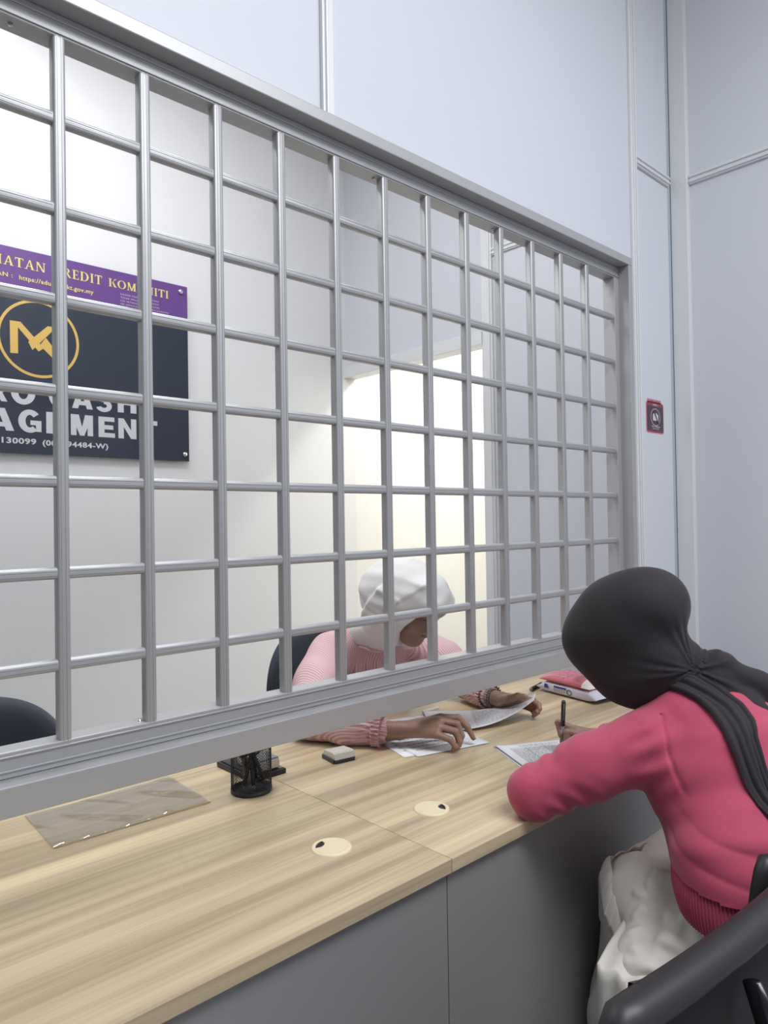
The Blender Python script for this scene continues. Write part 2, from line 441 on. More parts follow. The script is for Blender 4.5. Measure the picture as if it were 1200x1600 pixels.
for z in zs:                                               # coped horizontal rails, one mesh per row
    m = MB()
    for a_, b_ in zip(edges, edges[1:]):
        m.box((a_+.0005, 1.283, z-.0105), (b_-.0055, 1.302, z+.0105), .0055, 3)
        m.box((a_+.010, 1.2822, z-.004), (b_-.012, 1.2835, z-.003))
        m.box((a_+.010, 1.2822, z+.003), (b_-.012, 1.2835, z+.004))
    auto_smooth(m.build('horizontal_bar', M['alu'], gr))
for x, z, y in ((.573, .9835, 1.300), (1.52, .9835, 1.300), (1.19, zt-.041, 1.300), (.36, zt-.041, 1.300), (1.66, zt-.041, 1.300)):
    MB().lathe((x, y, z), [(0.0001, .0015), (.0035, .0012), (.0045, -.0015)], 14).build('screw', M['chrome'], gr, True)

# ================================================================== COUNTER
ZT = .75
def desk(x0, x1, m, label, y1=1.62):
    d = empty('counter_desk', label, 'desk', ((x0+x1)/2, 1.2, 0))
    MB().box((x0, .855, ZT-.025), (x1, y1, ZT), .0012, 2).build('desk_top', m, d)
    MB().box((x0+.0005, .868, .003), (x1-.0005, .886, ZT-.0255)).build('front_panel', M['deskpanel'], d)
    for x in (x0+.004, x1-.024):
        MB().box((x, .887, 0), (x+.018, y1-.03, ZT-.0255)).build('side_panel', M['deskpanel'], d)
    return d
dA = desk(-.77, .9445, M['wood1'], 'light striped wood counter desk left of the seam, holding the pen cup')
dB = desk(.9455, 2.37, M['wood2'], 'light striped wood counter desk right of the seam, where both women work')

def grommet(c, ang, label):
    g = empty('cable_grommet', label, 'cable grommet', c)
    c = Vector(c)
    # cover disc with a bite cut for the cable
    n = 60; m = MB(); bm = m.bm
    prof = [(.0378, 0), (.0372, .0022), (.0345, .0034), (.0300, .0034), (.0292, .0028)]
    m.lathe(c, prof, n)
    m.build('rim', M['grommet'], g, True)
    m = MB(); R = .0293
    pts = []
    for k in range(n+1):
        a = ang+.56+(2*PI-1.12)*k/n; pts.append((c.x+R*math.cos(a), c.y+R*math.sin(a), c.z+.001))
    for a, r_ in ((-.50, .019), (-.2, .0150), (.2, .0150), (.50, .019)): pts.append((c.x+r_*math.cos(ang+a), c.y+r_*math.sin(ang+a), c.z+.001))
    m.prism(pts, (0, 0, .0022)); m.build('lid', M['grommet'], g)
    MB().lathe(c, [(.0001, .0006), (.029, .0006)], 32).build('cable_hole', M['black'], g)
grommet((.820, 1.040, ZT), 2.1, 'cream round cable grommet on the left desk, near the front seam')
grommet((1.078, 1.030, ZT), -.55, 'cream round cable grommet on the right desk, close to the pink elbow')

# ================================================================== SIGNBOARD
sg = empty('signboard', 'dark company signboard with purple top strip on the white back wall', 'sign', (.9, 3.31, 1.66))
SY = 3.305; sx0, sx1 = -.02, 1.731
MB().box((sx0, SY, 1.667), (sx1, SY+.006, 2.392), .001).build('black_panel', M['sign'], sg)
MB().box((sx0, SY, 2.392), (sx1, SY+.006, 2.553), .001).build('purple_panel', M['purple'], sg)
for x, z in ((1.692, 2.521), (1.705, 1.702), (.02, 2.521), (.02, 1.702)):
    MB().lathe((0, 0, 0), [(.0001, .012), (.009, .011), (.012, .007), (.0125, -.002)], 20).xf(Matrix.Translation((x, SY-.001, z)) @ Matrix.Rotation(PI/2, 4, 'X')).build('standoff_screw', M['chrome'], sg, True)
    MB().lathe((0, 0, 0), [(.009, -.024), (.009, .0)], 16).xf(Matrix.Translation((x, SY-.001, z)) @ Matrix.Rotation(PI/2, 4, 'X')).build('standoff_spacer', M['chrome'], sg)
UX, UZ = (1, 0, 0), (0, 0, 1)
# serif capitals drawn as polygons (unit height); returns advance and list of polygons
def R_(a, b, c, d): return [(a, b), (c, b), (c, d), (a, d)]
def arc(cx, cy, rx, ry, ix, iy, a0, a1, n=14):
    o = [(cx+rx*math.cos(a0+(a1-a0)*k/n), cy+ry*math.sin(a0+(a1-a0)*k/n)) for k in range(n+1)]
    i = [(cx+ix*math.cos(a0+(a1-a0)*k/n), cy+iy*math.sin(a0+(a1-a0)*k/n)) for k in range(n+1)]
    return [[o[k], o[k+1], i[k+1], i[k]] for k in range(n)]
def sf(x, y, w_=.34): return [R_(x-w_/2, y, x+w_/2, y+.06)]
GL = {
 'I': (.42, [R_(.12, 0, .30, 1)]+sf(.21, 0)+sf(.21, .94)),
 'T': (.80, [R_(.31, 0, .49, 1), R_(.03, .90, .77, 1), R_(.03, .74, .09, .94), R_(.71, .74, .77, .94)]+sf(.40, 0)),
 'E': (.72, [R_(.12, 0, .30, 1), R_(.04, .93, .64, 1), R_(.04, 0, .66, .07), R_(.28, .47, .54, .54), R_(.59, .76, .64, .96), R_(.61, .03, .66, .26), R_(.50, .40, .54, .62)]),
 'A': (.92, [[(.10, 0), (.20, 0), (.50, 1), (.42, 1)], [(.62, 0), (.83, 0), (.54, 1), (.42, 1)], R_(.25, .30, .68, .37)]+sf(.14, 0, .28)+sf(.74, 0, .34)),
 'N': (.92, [R_(.12, 0, .20, 1), [(.06, 1), (.28, 1), (.82, 0), (.66, 0)], R_(.72, 0, .81, 1)]+sf(.16, 0, .28)+sf(.77, .94, .28)),
 'M': (1.10, [R_(.12, 0, .20, 1), [(.08, 1), (.30, 1), (.60, 0), (.48, 0)], [(.78, 1), (.90, 1), (.60, 0), (.48, 0)], R_(.78, 0, .96, 1)]+sf(.16, 0, .28)+sf(.87, 0, .34)+sf(.90, .94, .26)),
 'K': (.90, [R_(.12, 0, .30, 1), [(.28, .38), (.36, .50), (.80, .97), (.70, .97)], [(.40, .56), (.52, .66), (.86, 0), (.64, 0)]]+sf(.21, 0)+sf(.21, .94)+sf(.75, 0, .30)+sf(.74, .94, .26)),
 'R': (.88, [R_(.12, 0, .30, 1), R_(.04, .93, .42, 1), R_(.26, .46, .42, .53), [(.36, .50), (.52, .50), (.86, 0), (.64, 0)]]+arc(.40, .73, .30, .27, .12, .20, -PI/2, PI/2)+sf(.21, 0)),
 'D': (.95, [R_(.12, 0, .30, 1), R_(.04, .93, .42, 1), R_(.04, 0, .42, .07)]+arc(.40, .50, .48, .50, .29, .43, -PI/2, PI/2)),
 'O': (1.0, arc(.50, .50, .46, .52, .27, .46, 0, 2*PI, 28)),
 'U': (.90, [R_(.12, .32, .30, 1), R_(.70, .32, .78, 1)]+arc(.45, .34, .33, .36, .15, .29, PI, 2*PI)+sf(.21, .94)+sf(.74, .94, .26)),
 'P': (.82, [R_(.12, 0, .30, 1), R_(.04, .93, .42, 1), R_(.26, .42, .42, .49)]+arc(.40, .71, .34, .29, .16, .22, -PI/2, PI/2)+sf(.21, 0)),
 'H': (.95, [R_(.12, 0, .30, 1), R_(.64, 0, .82, 1), R_(.28, .47, .66, .54)]+sf(.21, 0)+sf(.21, .94)+sf(.73, 0)+sf(.73, .94))}
def serif(name, s_, x0, x1, z0, z1, m, parent, y):
    tot = sum(GL[c][0]+.05 for c in s_)-.05; k = (x1-x0)/tot; h = z1-z0; bm = bmesh.new(); x = x0; dep = 0
    for c in s_:
        for pl in GL[c][1]:
            vs = [bm.verts.new((x+px_*k, y-dep*2e-5, z0+py_*h)) for px_, py_ in pl]; bm.faces.new(vs); dep = (dep+1) % 9
        x += (GL[c][0]+.05)*k
    me = bpy.data.meshes.new(name); bm.to_mesh(me); bm.free()
    return link(name, me, m, parent)
yl = SY-.0012
serif('lettering', 'MATAN', .825, 1.050, 2.471, 2.512, M['yellow'], sg, yl)
serif('lettering', 'PERKHID', .330, .742, 2.471, 2.512, M['yellow'], sg, yl)
serif('lettering', 'KREDIT', 1.078, 1.300, 2.471, 2.513, M['yellow'], sg, yl)
serif('lettering', 'KOMUNITI', 1.328, 1.630, 2.473, 2.511, M['yellow'], sg, yl)
fit_text('lettering', 'PENGADUAN :', (.70, yl, 2.420), UX, UZ, .215, .019, M['yellow'], sg, .022)
fit_text('lettering', 'https://aduan.kpkt.gov.my', (.941, yl, 2.412), UX, UZ, .318, .026, M['yellow'], sg, .022)
for i, (s_, xe) in enumerate((('KADAR FAEDAH PINJAMAN', 1.575), ('TIDAK MELEBIHI PINJAMAN', 1.575), ('12% SETAHUN (BERCAGAR)', 1.58), ('18% SETAHUN (TANPA BERCAGARAN)', 1.627))):
    fit_text('lettering', s_, (1.385, yl, 2.4405-.0155*i), UX, UZ, xe-1.385, .0105, M['lilac'], sg, .006)
T_ = .24
def ar(cx, cy, rx, ry, a0, a1, n=16, t=T_): return arc(cx, cy, rx, ry, rx-t*1.05, ry-t*.85, a0, a1, n)
GB = {  # unit boxes 1 x 1
 'I': [R_(0, 0, 1, 1)], 'H': [R_(0, 0, .32, 1), R_(.68, 0, 1, 1), R_(.3, .39, .7, .61)],
 'E': [R_(0, 0, .36, 1), R_(.3, 0, 1, .22), R_(.3, .78, .97, 1), R_(.3, .39, .9, .60)],
 'T': [R_(.33, 0, .67, 1), R_(0, .77, 1, 1)],
 'A': [[(0, 0), (.29, 0), (.60, 1), (.33, 1)], [(.71, 0), (1, 0), (.67, 1), (.40, 1)], R_(.22, .17, .78, .37)],
 'N': [R_(0, 0, .30, 1), R_(.70, 0, 1, 1), [(0, 1), (.30, 1), (1, 0), (.70, 0)]],
 'M': [R_(0, 0, .25, 1), R_(.75, 0, 1, 1), [(.02, 1), (.36, 1), (.60, 0), (.40, 0)], [(.64, 1), (.98, 1), (.60, 0), (.40, 0)]],
 'O': arc(.5, .5, .5, .5, .20, .27, 0, 2*PI, 32),
 'C': arc(.52, .5, .52, .5, .20, .27, .20*PI, 1.80*PI, 28),
 'G': arc(.50, .5, .50, .5, .19, .27, .22*PI, 1.72*PI, 26)+[R_(.52, .34, 1, .54), R_(.76, .06, 1, .50)],
 'S': arc(.50, .72, .46, .28, .16, .09, .10*PI, 1.5*PI, 18)+arc(.50, .28, .48, .28, .18, .09, -.90*PI, .5*PI, 18)+[[(.34, .62), (.50, .44), (.62, .37), (.50, .56)]],
 'R': [R_(0, 0, .33, 1), R_(.3, .78, .6, 1), R_(.3, .38, .6, .58), [(.42, .45), (.70, .45), (1, 0), (.66, 0)]]+arc(.58, .69, .40, .31, .10, .10, -PI/2, PI/2)}
def bigword(c, x0, x1, z0, z1):
    bm = bmesh.new()
    for i, pl in enumerate(GB[c]): bm.faces.new([bm.verts.new((x0+(x1-x0)*a_, SY-.0012-(i % 7)*2e-5, z0+(z1-z0)*b_)) for a_, b_ in pl])
    me = bpy.data.meshes.new('lettering'); bm.to_mesh(me); bm.free(); link('lettering', me, M['letter'], sg)
for ch, a_, b_ in (('M', .555, .650), ('I', .672, .697), ('C', .715, .800), ('R', .818, .890), ('O', .904, 1.002), ('C', 1.058, 1.146), ('A', 1.157, 1.250), ('S', 1.262, 1.340), ('H', 1.366, 1.457)): bigword(ch, a_, b_, 1.884-(.006 if ch in 'OCS' else 0), 1.978+(.003 if ch in 'OCS' else 0))
for ch, a_, b_ in (('M', .490, .590), ('A', .600, .700), ('N', .718, .800), ('A', .806, .916), ('G', .932, 1.026), ('E', 1.046, 1.126), ('M', 1.151, 1.250), ('E', 1.275, 1.352), ('N', 1.368, 1.456), ('T', 1.470, 1.562)): bigword(ch, a_, b_, 1.761-(.003 if ch in 'G' else 0), 1.856+(.003 if ch in 'G' else 0))
fit_text('lettering', '130099', (.866, yl, 1.707), UX, UZ, .138, .026, M['letter'], sg, .03)
fit_text('lettering', '(001394484-W)', (1.030, yl, 1.699), UX, UZ, .289, .032, M['letter'], sg, .03)
# logo: gold ring and folded monogram
m = MB(); n = 72; cx, cz = 1.021, 2.172
for k in range(n):
    a0, a1 = 2*PI*k/n, 2*PI*(k+1)/n
    m.bm.faces.new([m.bm.verts.new((cx+r_*math.cos(a), yl, cz+r_*math.sin(a))) for r_, a in ((.170, a0), (.170, a1), (.158, a1), (.158, a0))])
bmesh.ops.remove_doubles(m.bm, verts=m.bm.verts, dist=1e-5)
m.build('logo_ring', M['gold'], sg)
m = MB()
mono = [[(.903, 2.095), (.902, 2.235), (.934, 2.235), (.934, 2.097)], [(.912, 2.235), (.944, 2.236), (1.040, 2.135), (1.017, 2.118)], [(.975, 2.154), (.992, 2.120), (1.092, 2.236), (1.056, 2.236)],
        [(1.056, 2.236), (1.108, 2.236), (1.108, 2.214), (1.075, 2.214)], [(1.022, 2.146), (1.048, 2.183), (1.108, 2.107), (1.106, 2.095), (1.078, 2.095)]]
for i, pl in enumerate(mono): m.bm.faces.new([m.bm.verts.new((x, yl-i*3e-5, z)) for x, z in pl])
m.build('monogram', M['gold'], sg)

# ================================================================== NO-CAMERA STICKER on the wall
st = empty('warning_sticker', 'small black and maroon no camera sticker on the pale blue wall panel', 'sticker', (2.605, 1.279, 1.67))
def rrect(x0, x1, z0, z1, r, y, name, m_, par, th=.0006):
    pts = []
    for cx_, cz_, a0 in ((x1-r, z1-r, 0), (x0+r, z1-r, PI/2), (x0+r, z0+r, PI), (x1-r, z0+r, 1.5*PI)):
        for k in range(6): a = a0+PI/2*k/5; pts.append((cx_+r*math.cos(a), y, cz_+r*math.sin(a)))
    return MB().prism(pts, (0, -th, 0)).build(name, m_, par)
rrect(2.536, 2.676, 1.668, 1.787, .012, 1.2796, 'backing', M['pinkline'], st)
rrect(2.540, 2.672, 1.672, 1.783, .010, 1.2788, 'maroon_field', M['red'], st)
rrect(2.546, 2.666, 1.680, 1.770, .004, 1.2780, 'slate_field', M['slate'], st)
rrect(2.546, 2.656, 1.780, 1.797, .003, 1.2796, 'top_strip', M['pinkline'], st)
fit_text('lettering', 'CLOSED CIRCUIT', (2.552, 1.2784, 1.785), UX, UZ, .098, .008, M['red'], st, .01)
fit_text('lettering', 'AREA', (2.585, 1.2780, 1.7725), UX, UZ, .040, .007, M['letter'], st, .02)
m = MB(); n = 40
for k in range(n):
    a0, a1 = 2*PI*k/n, 2*PI*(k+1)/n
    m.bm.faces.new([m.bm.verts.new((2.606+r_*1.15*math.cos(a), 1.2771, 1.729+r_*math.sin(a))) for r_, a in ((.034, a0), (.034, a1), (.030, a1), (.030, a0))])
m.build('ring', M['pinkline'], st)
m = MB(); m.box((2.585, 1.2768, 1.716), (2.628, 1.2772, 1.740)); m.box((2.590, 1.2768, 1.740), (2.600, 1.2772, 1.744)); m.box((2.608, 1.2768, 1.740), (2.618, 1.2772, 1.745)); m.build('camera_symbol', M['letter'], st)
MB().prism([(2.588, 1.2762, 1.752), (2.595, 1.2762, 1.754), (2.632, 1.2762, 1.705), (2.625, 1.2762, 1.703)], (0, -.0003, 0)).build('slash', M['slate'], st)
fit_text('lettering', 'NO CAMERA', (2.574, 1.2770, 1.690), UX, UZ, .066, .006, M['letter'], st, .02)
fit_text('lettering', 'ALLOWED', (2.580, 1.2770, 1.6825), UX, UZ, .052, .005, M['letter'], st, .01)

# ================================================================== SMALL THINGS ON THE COUNTER
Zd = ZT
# clear plastic sleeve
def sheetfn(u, v):
    A, B, C_, D_ = Vector((.449, 1.402, 0)), Vector((.770, 1.390, 0)), Vector((.778, 1.598, 0)), Vector((.457, 1.600, 0))
    p = (A*(1-u)+B*u)*(1-v)+(D_*(1-u)+C_*u)*v
    z = .0022+.0016*math.sin(9*u+4*v+1)*math.sin(5*v+2*u)+.0008*math.sin(23*u+11*v)+.0035*math.exp(-((v-.03)/.03)**2)*(1+.8*math.sin(38*u)*math.sin(11*u))
    p.z = ZT+max(z, .0008); return p
ps = MB().grid(sheetfn, 70, 46).build('plastic_sleeve', M['film'], None, True)
tag(ps, 'clear shiny plastic document sleeve lying flat on the wood at the far left', 'plastic sleeve')

# pen cup
cx, cy = .868, 1.386
cup = empty('pen_cup', 'round black wire mesh pen cup standing under the grille frame', 'pen cup', (cx, cy, ZT))
m = MB(); na, nz, r_, H = 44, 28, .0445, .098
vv = {}
def cv(i, j):
    i %= 2*na
    if (i, j) not in vv: vv[(i, j)] = m.bm.verts.new((cx+r_*math.cos(PI*i/na), cy+r_*math.sin(PI*i/na), ZT+.003+H*j/nz))
    return vv[(i, j)]
for j in range(0, nz-1):
    for i in range(0, 2*na):
        if (i+j) % 2 == 0: m.bm.faces.new((cv(i, j), cv(i+1, j+1), cv(i, j+2), cv(i-1, j+1)))
o = m.build('mesh_wall', M['black'], cup); md = o.modifiers.new('w', 'WIREFRAME'); md.thickness = .0012; md.use_replace = True; md.use_even_offset = False
MB().lathe((cx, cy, ZT), [(.0001, .001), (.0452, .001), (.0462, .003), (.0460, .009), (.0440, .010), (.0438, .004), (.0001, .004)], 48).build('base', M['black'], cup, True)
MB().tube([(cx+r_*math.cos(2*PI*k/40), cy+r_*math.sin(2*PI*k/40), ZT+.101) for k in range(40)], .0018, 8, closed=True).build('rim', M['black'], cup, True)
pens = [((-.030, -.012), (.018, .006), .128, .0046, 'black'), ((-.012, -.030), (.010, .026), .125, .0045, 'blackg'), ((.024, .018), (-.008, -.020), .122, .0045, 'black'), ((.030, -.010), (-.004, .008), .120, .0042, 'stampd'), ((.004, .032), (-.022, .004), .118, .0042, 'blackg')]
plab = ['black pen leaning right from the near left of the mesh cup', 'black pen leaning away at the front of the mesh cup', 'black pen leaning towards the front from the far right of the mesh cup', 'slate pen standing at the right of the mesh cup', 'black pen leaning left at the back of the mesh cup']
for (a_, b_, h_, rr_, mm), lab in zip(pens, plab):
    A = Vector((cx+a_[0], cy+a_[1], ZT+.010)); B = Vector((cx+b_[0], cy+b_[1], ZT+h_)); d_ = (B-A)
    pe = empty('pen', lab, 'pen', tuple(A), group='pens in the mesh cup')
    MB().tube([A+d_*.09, A+d_*.98], rr_, 12).build('barrel', M[mm], pe, True)
    MB().tube([A, A+d_*.05, A+d_*.09], [.0008, .0022, rr_*.95], 12).build('tip', M['grey'], pe, True)
    MB().tube([A+d_*.6+Vector((0, -rr_-.001, 0)), A+d_*.96+Vector((0, -rr_-.001, 0))], .0012, 8).build('clip', M['black'], pe)
# scissors-like dark grips
sc = empty('scissors', 'black handled scissors standing blades down in the mesh cup', 'scissors', (cx-.005, cy+.005, ZT+.01))
m = MB()
for s_ in (-1, 1):
    m.prism([(cx-.012+s_*.002, cy+.004, ZT+.012), (cx-.004+s_*.002, cy+.004, ZT+.012), (cx+s_*.012+.004, cy+.004, ZT+.075), (cx+s_*.012-.006, cy+.004, ZT+.075)], (0, .002, 0))
m.build('blade', M['steel'], sc)
for s_ in (-1, 1):
    MB().tube([(cx+s_*.016+.012*math.cos(a), cy+.005, ZT+.094+.017*math.sin(a)) for a in [2*PI*k/20 for k in range(20)]], .0032, 8, closed=True).build('handle', M['blackg'], sc, True)

# correction: stamp (cream over slate)
def oriented_box(name, c, ux, lx, ly, z0, z1, m, par, bev=.0015, taper=1.):
    ux = Vector(ux).normalized(); uy = Vector((-ux.y, ux.x, 0)); c = Vector(c)
    mb = MB().box((-lx/2, -ly/2, z0), (lx/2, ly/2, z1), bev)
    if taper != 1:
        for v in mb.bm.verts:
            if v.co.z > (z0+z1)/2: v.co.x *= taper; v.co.y *= taper
    mb.xf(Matrix(((ux.x, uy.x, 0, c.x), (ux.y, uy.y, 0, c.y), (0, 0, 1, 0), (0, 0, 0, 1))))
    return auto_smooth(mb.build(name, m, par))
sp = empty('rubber_stamp', 'small square cream and dark slate stamp box lying on the wood beside the striped sleeve', 'stamp', (1.140, 1.415, ZT))
ua = (1.166-1.104, 1.371-1.381, 0)
oriented_box('base', (1.143, 1.414, 0), ua, .058, .066, ZT, ZT+.010, M['stampd'], sp)
m = MB(); ux = Vector(ua).normalized(); uy = Vector((-ux.y, ux.x, 0)); c0 = Vector((1.143, 1.414, ZT))
prof = [(-.034, .0095), (-.027, .022), (-.022, .0245), (.024, .0215), (.029, .0105), (.029, .0095)]
m.prism([c0+ux*(-.029)+uy*0+uy*0+Vector((0, 0, 0))+ux*0+Vector((0, 0, z_))+uy*y_ for y_, z_ in prof], ux*.058)
m.build('cap', M['stampw'], sp)
m = MB(); m.prism([c0+ux*(-.029)-ux*.004+uy*y_+Vector((0, 0, z_)) for y_, z_ in ((-.030, .001), (-.030, .010), (.028, .010), (.028, .001))], ux*.004); m.build('side_flap', M['stampd'], sp)

# ink pad tray behind the cup
tr = empty('ink_pad', 'black tray like ink pad lying behind the mesh pen cup', 'ink pad', (.90, 1.50, ZT))
m = MB(); m.box((.893, 1.424, ZT), (.990, 1.585, ZT+.012), .003); m.box((.900, 1.432, ZT+.012), (.968, 1.577, ZT+.015), .002)
auto_smooth(m.build('tray', M['black'], tr)); MB().box((.972, 1.430, ZT+.0121), (.984, 1.452, ZT+.0135), .0005).build('catch', M['grey'], tr)
MB().box((.950, 1.4245, ZT+.005), (.960, 1.4252, ZT+.008)).build('mark', M['letter'], tr)
bx = empty('small_box', 'small grey and cream box stacked on the black ink pad tray', 'box', (.90, 1.475, ZT+.015))
auto_smooth(MB().box((.914, 1.432, ZT+.0152), (.977, 1.526, ZT+.038), .004).build('body', M['stampw'], bx))
auto_smooth(MB().box((.916, 1.434, ZT+.0375), (.975, 1.524, ZT+.041), .002).build('lid', M['grey'], bx))

# ---- papers
def sheet(name, A, B, D, label, zoff=0., curl=None, group=None, nu=24, nv=18, th=.0002, m='paper'):
    """rectangle A (origin), B along the long side, D along the short side"""
    A, B, D = Vector(A), Vector(B), Vector(D)
    def fn(u, v):
        p = A+(B-A)*u+(D-A)*v
        if curl: p = p+Vector(curl(u, v))
        return p
    o = MB().grid(fn, nu, nv).build(name, M[m], None, True, solid=th)
    tag(o, label, 'paper', group)
    return o, fn
def printing(fn, par, rows, name='printed_text', m='print', u0=.1, u1=.9, v0=.1, v1=.9, seed=1, along='u', lift=.0005, hh=.30):
    rnd = random.Random(seed); mb = MB()
    for r_ in range(rows):
        v = v0+(v1-v0)*(r_+.5)/rows; dv = (v1-v0)/rows*hh; u = u0
        end = u1-(rnd.random()*.3*(u1-u0) if rnd.random() < .3 else 0)
        while u < end:
            L = rnd.uniform(.02, .06); e = min(u+L, end)
            q = [(u, v), (e, v), (e, v+dv), (u, v+dv)]
            if along == 'v': q = [(b_, a_) for a_, b_ in q]
            mb.bm.faces.new([mb.bm.verts.new(fn(*t_)+Vector((0, 0, lift))) for t_ in q]); u = e+.012
    return mb.build(name, M[m], par)
def parent_keep(o, p):
    pass
# form being signed
o1, f1 = sheet('paper_sheet', (1.490, 1.192, ZT+.0016), (1.700, 1.080, ZT+.0016), (1.392, 1.006, ZT+.0016), 'white printed form the pink sleeved woman is writing on, top of the stack', curl=lambda u, v: (0, 0, .004*(max(0, .25-u)/.25)**2))
o, _ = sheet('paper_sheet', (1.482, 1.186, ZT+.0006), (1.692, 1.074, ZT+.0006), (1.383, 1.000, ZT+.0006), 'white sheet peeking out just below the form being signed', group=None)
mb = MB()
for r_ in range(15):
    v = .16+.052*r_
    for (a_, b_) in ((.12, .92),):
        mb.bm.faces.new([mb.bm.verts.new(f1(*t_)+Vector((0, 0, .0008))) for t_ in ((a_, v), (b_, v), (b_, v+.006), (a_, v+.006))])
for u in (.12, .30, .52, .70, .92):
    mb.bm.faces.new([mb.bm.verts.new(f1(*t_)+Vector((0, 0, .0008))) for t_ in ((u, .16), (u+.006, .16), (u+.006, .894), (u, .894))])
mb.build('printed_table', M['print'], o1)
printing(f1, o1, 15, u0=.14, u1=.90, v0=.17, v1=.95, seed=4, lift=.0009, hh=.22)
printing(f1, o1, 2, name='heading', u0=.25, u1=.75, v0=.05, v1=.13, seed=5, lift=.0009)
# loose sheets under the striped sleeve hand
o3, f3 = sheet('paper_sheet', (1.283, 1.280, ZT+.0012), (1.535, 1.450, ZT+.0012), (1.283-.0, 1.280, ZT), 'x') if False else (None, None)
def quad_sheet(P, z, label, seed=None, rows=10, m='paper'):
    P = [Vector((x, y, ZT+z)) for x, y in P]
    def fn(u, v): return (P[0]*(1-u)+P[1]*u)*(1-v)+(P[3]*(1-u)+P[2]*u)*v
    o = MB().grid(fn, 12, 12).build('paper_sheet', M[m], None, True, solid=.0002); tag(o, label, 'paper')
    if seed is not None: printing(fn, o, rows, seed=seed)
    return o, fn
quad_sheet([(1.288, 1.276), (1.505, 1.218), (1.580, 1.500), (1.363, 1.558)], .0022, 'white printed sheet lying under the finger of the striped sleeve hand', 3)
quad_sheet([(1.262, 1.298), (1.475, 1.235), (1.560, 1.520), (1.347, 1.583)], .0012, 'white sheet sticking out below the striped sleeve wrist', 6)
quad_sheet([(1.300, 1.40), (1.49, 1.33), (1.58, 1.55), (1.39, 1.60)], .0004, 'lowest pale sheet of the pile under the striped sleeve hand', None)
quad_sheet([(1.41, 1.375), (1.56, 1.33), (1.60, 1.47), (1.45, 1.52)], .0034, 'form with a painted pink reflection lying on the pile behind the striped sleeve hand', None, m='pink_reflect')
# sheet held up in the other hand: curled strip
P0, P1, P2, P3 = Vector((1.455, 1.375, 0)), Vector((1.727, 1.232, 0)), Vector((1.829, 1.420-.125, 0)), Vector((1.600, 1.560, 0))
def heldfn(u, v):
    p = (P0*(1-u)+P1*u)*(1-v)+(P3*(1-u)+P2*u)*v
    p.z = ZT+.0045+.068*(max(0, u-.35)/.65)**2.0*(1-.05*v)+.004*math.sin(PI*u)
    return p
hs = MB().grid(heldfn, 40, 20).build('paper_sheet', M['paper'], None, True, solid=.0002)
tag(hs, 'curled white printed sheet held up by the braceleted hand', 'paper')
printing(heldfn, hs, 16, u0=.42, u1=.93, v0=.08, v1=.92, seed=9, lift=.0006, hh=.25)
printing(heldfn, hs, 2, name='heading', u0=.12, u1=.30, v0=.45, v1=.62, seed=2, lift=.0006)

# ---- pack of wet tissues with a pink floral pouch on top
pk = empty('tissue_pack', 'pale lilac plastic wet tissue pack lying flat under the pink floral pouch', 'tissue pack', (2.09, 1.33, ZT))
ca, cb_ = Vector((2.128, 1.345, 0)), None
ly = Vector((.17, 1.0, 0)).normalized(); lx = Vector((ly.y, -ly.x, 0))       # long axis nearly +y
def packfn(L_, W_, H_, z0, cen, pin=.5, seed=0):
    def f(u, v):
        th = 2*PI*v; s_ = 2*u-1
        e = max(0, 1-abs(s_)**6)**.5
        pinch = 1 if abs(s_) < .72 else 1-(abs(s_)-.72)/.28*(1-.12)
        c_, n_ = math.cos(th), math.sin(th)
        sgn = lambda t_: (abs(t_)**.55)*(1 if t_ >= 0 else -1)
        x = W_/2*sgn(c_); z = H_/2*sgn(n_)*pinch
        z += .0012*math.sin(17*u+seed)*math.cos(3*th)
        return Vector(cen)+ly*(s_*L_/2)+lx*x+Vector((0, 0, z0+H_*.5*(1 if n_ >= -2 else 1)+z*(1.) - (H_/2)*(1-pinch)*.3))
    return f
pf = packfn(.265, .120, .040, ZT+.0005, (2.122, 1.335, 0))
MB().grid(pf, 40, 40).build('wrapper', M['wrap'], pk, True)
MB().box((2.122-.001, 1.335-.001, ZT+.01), (2.123, 1.336, ZT+.02)).build('filling', M['paper'], pk)
# printed band facing the camera (the -x side)
Ub = -ly; Nb = -lx
Ob = Vector((2.122, 1.335, ZT+.026))+ly*.060-lx*.0612
m = MB(); m.bm.faces.new([m.bm.verts.new(Ob+Ub*a_+Vector((0, 0, b_))) for a_, b_ in ((.01, 0), (.065, 0), (.065, .006), (.01, .006))]); m.build('blue_band', M['blue'], pk)
m = MB(); m.bm.faces.new([m.bm.verts.new(Ob+Ub*a_+Vector((0, 0, b_))) for a_, b_ in ((-.035, -.008), (-.012, -.008), (-.020, .006), (-.032, .006))]); m.build('blue_mark', M['blue'], pk)
fit_text('lettering', 'soft & pure', Ob+Ub*.005+Vector((0, 0, -.012)), Ub, (0, 0, 1), .055, .008, M['tan'], pk, .01, depth=.0004) if False else None
for k in range(5):
    MB().tube([Ob+Ub*(.012+.011*k+.003*math.cos(a))+Vector((0, 0, -.007+.003*math.sin(a))) for a in [2*PI*q/12 for q in range(12)]], .0007, 6, closed=True).build('lettering', M['tan'], pk)
MB().tube([Ob+Ub*(.078+.010*math.cos(a))+Vector((0, 0, -.006+.009*math.sin(a))) for a in [2*PI*q/20 for q in range(20)]], .0014, 6, closed=True).build('green_roundel', M['green'], pk)
po = empty('pouch', 'pink glossy floral pouch with cream corner lying on the tissue pack', 'pouch', (2.13, 1.31, ZT+.045))
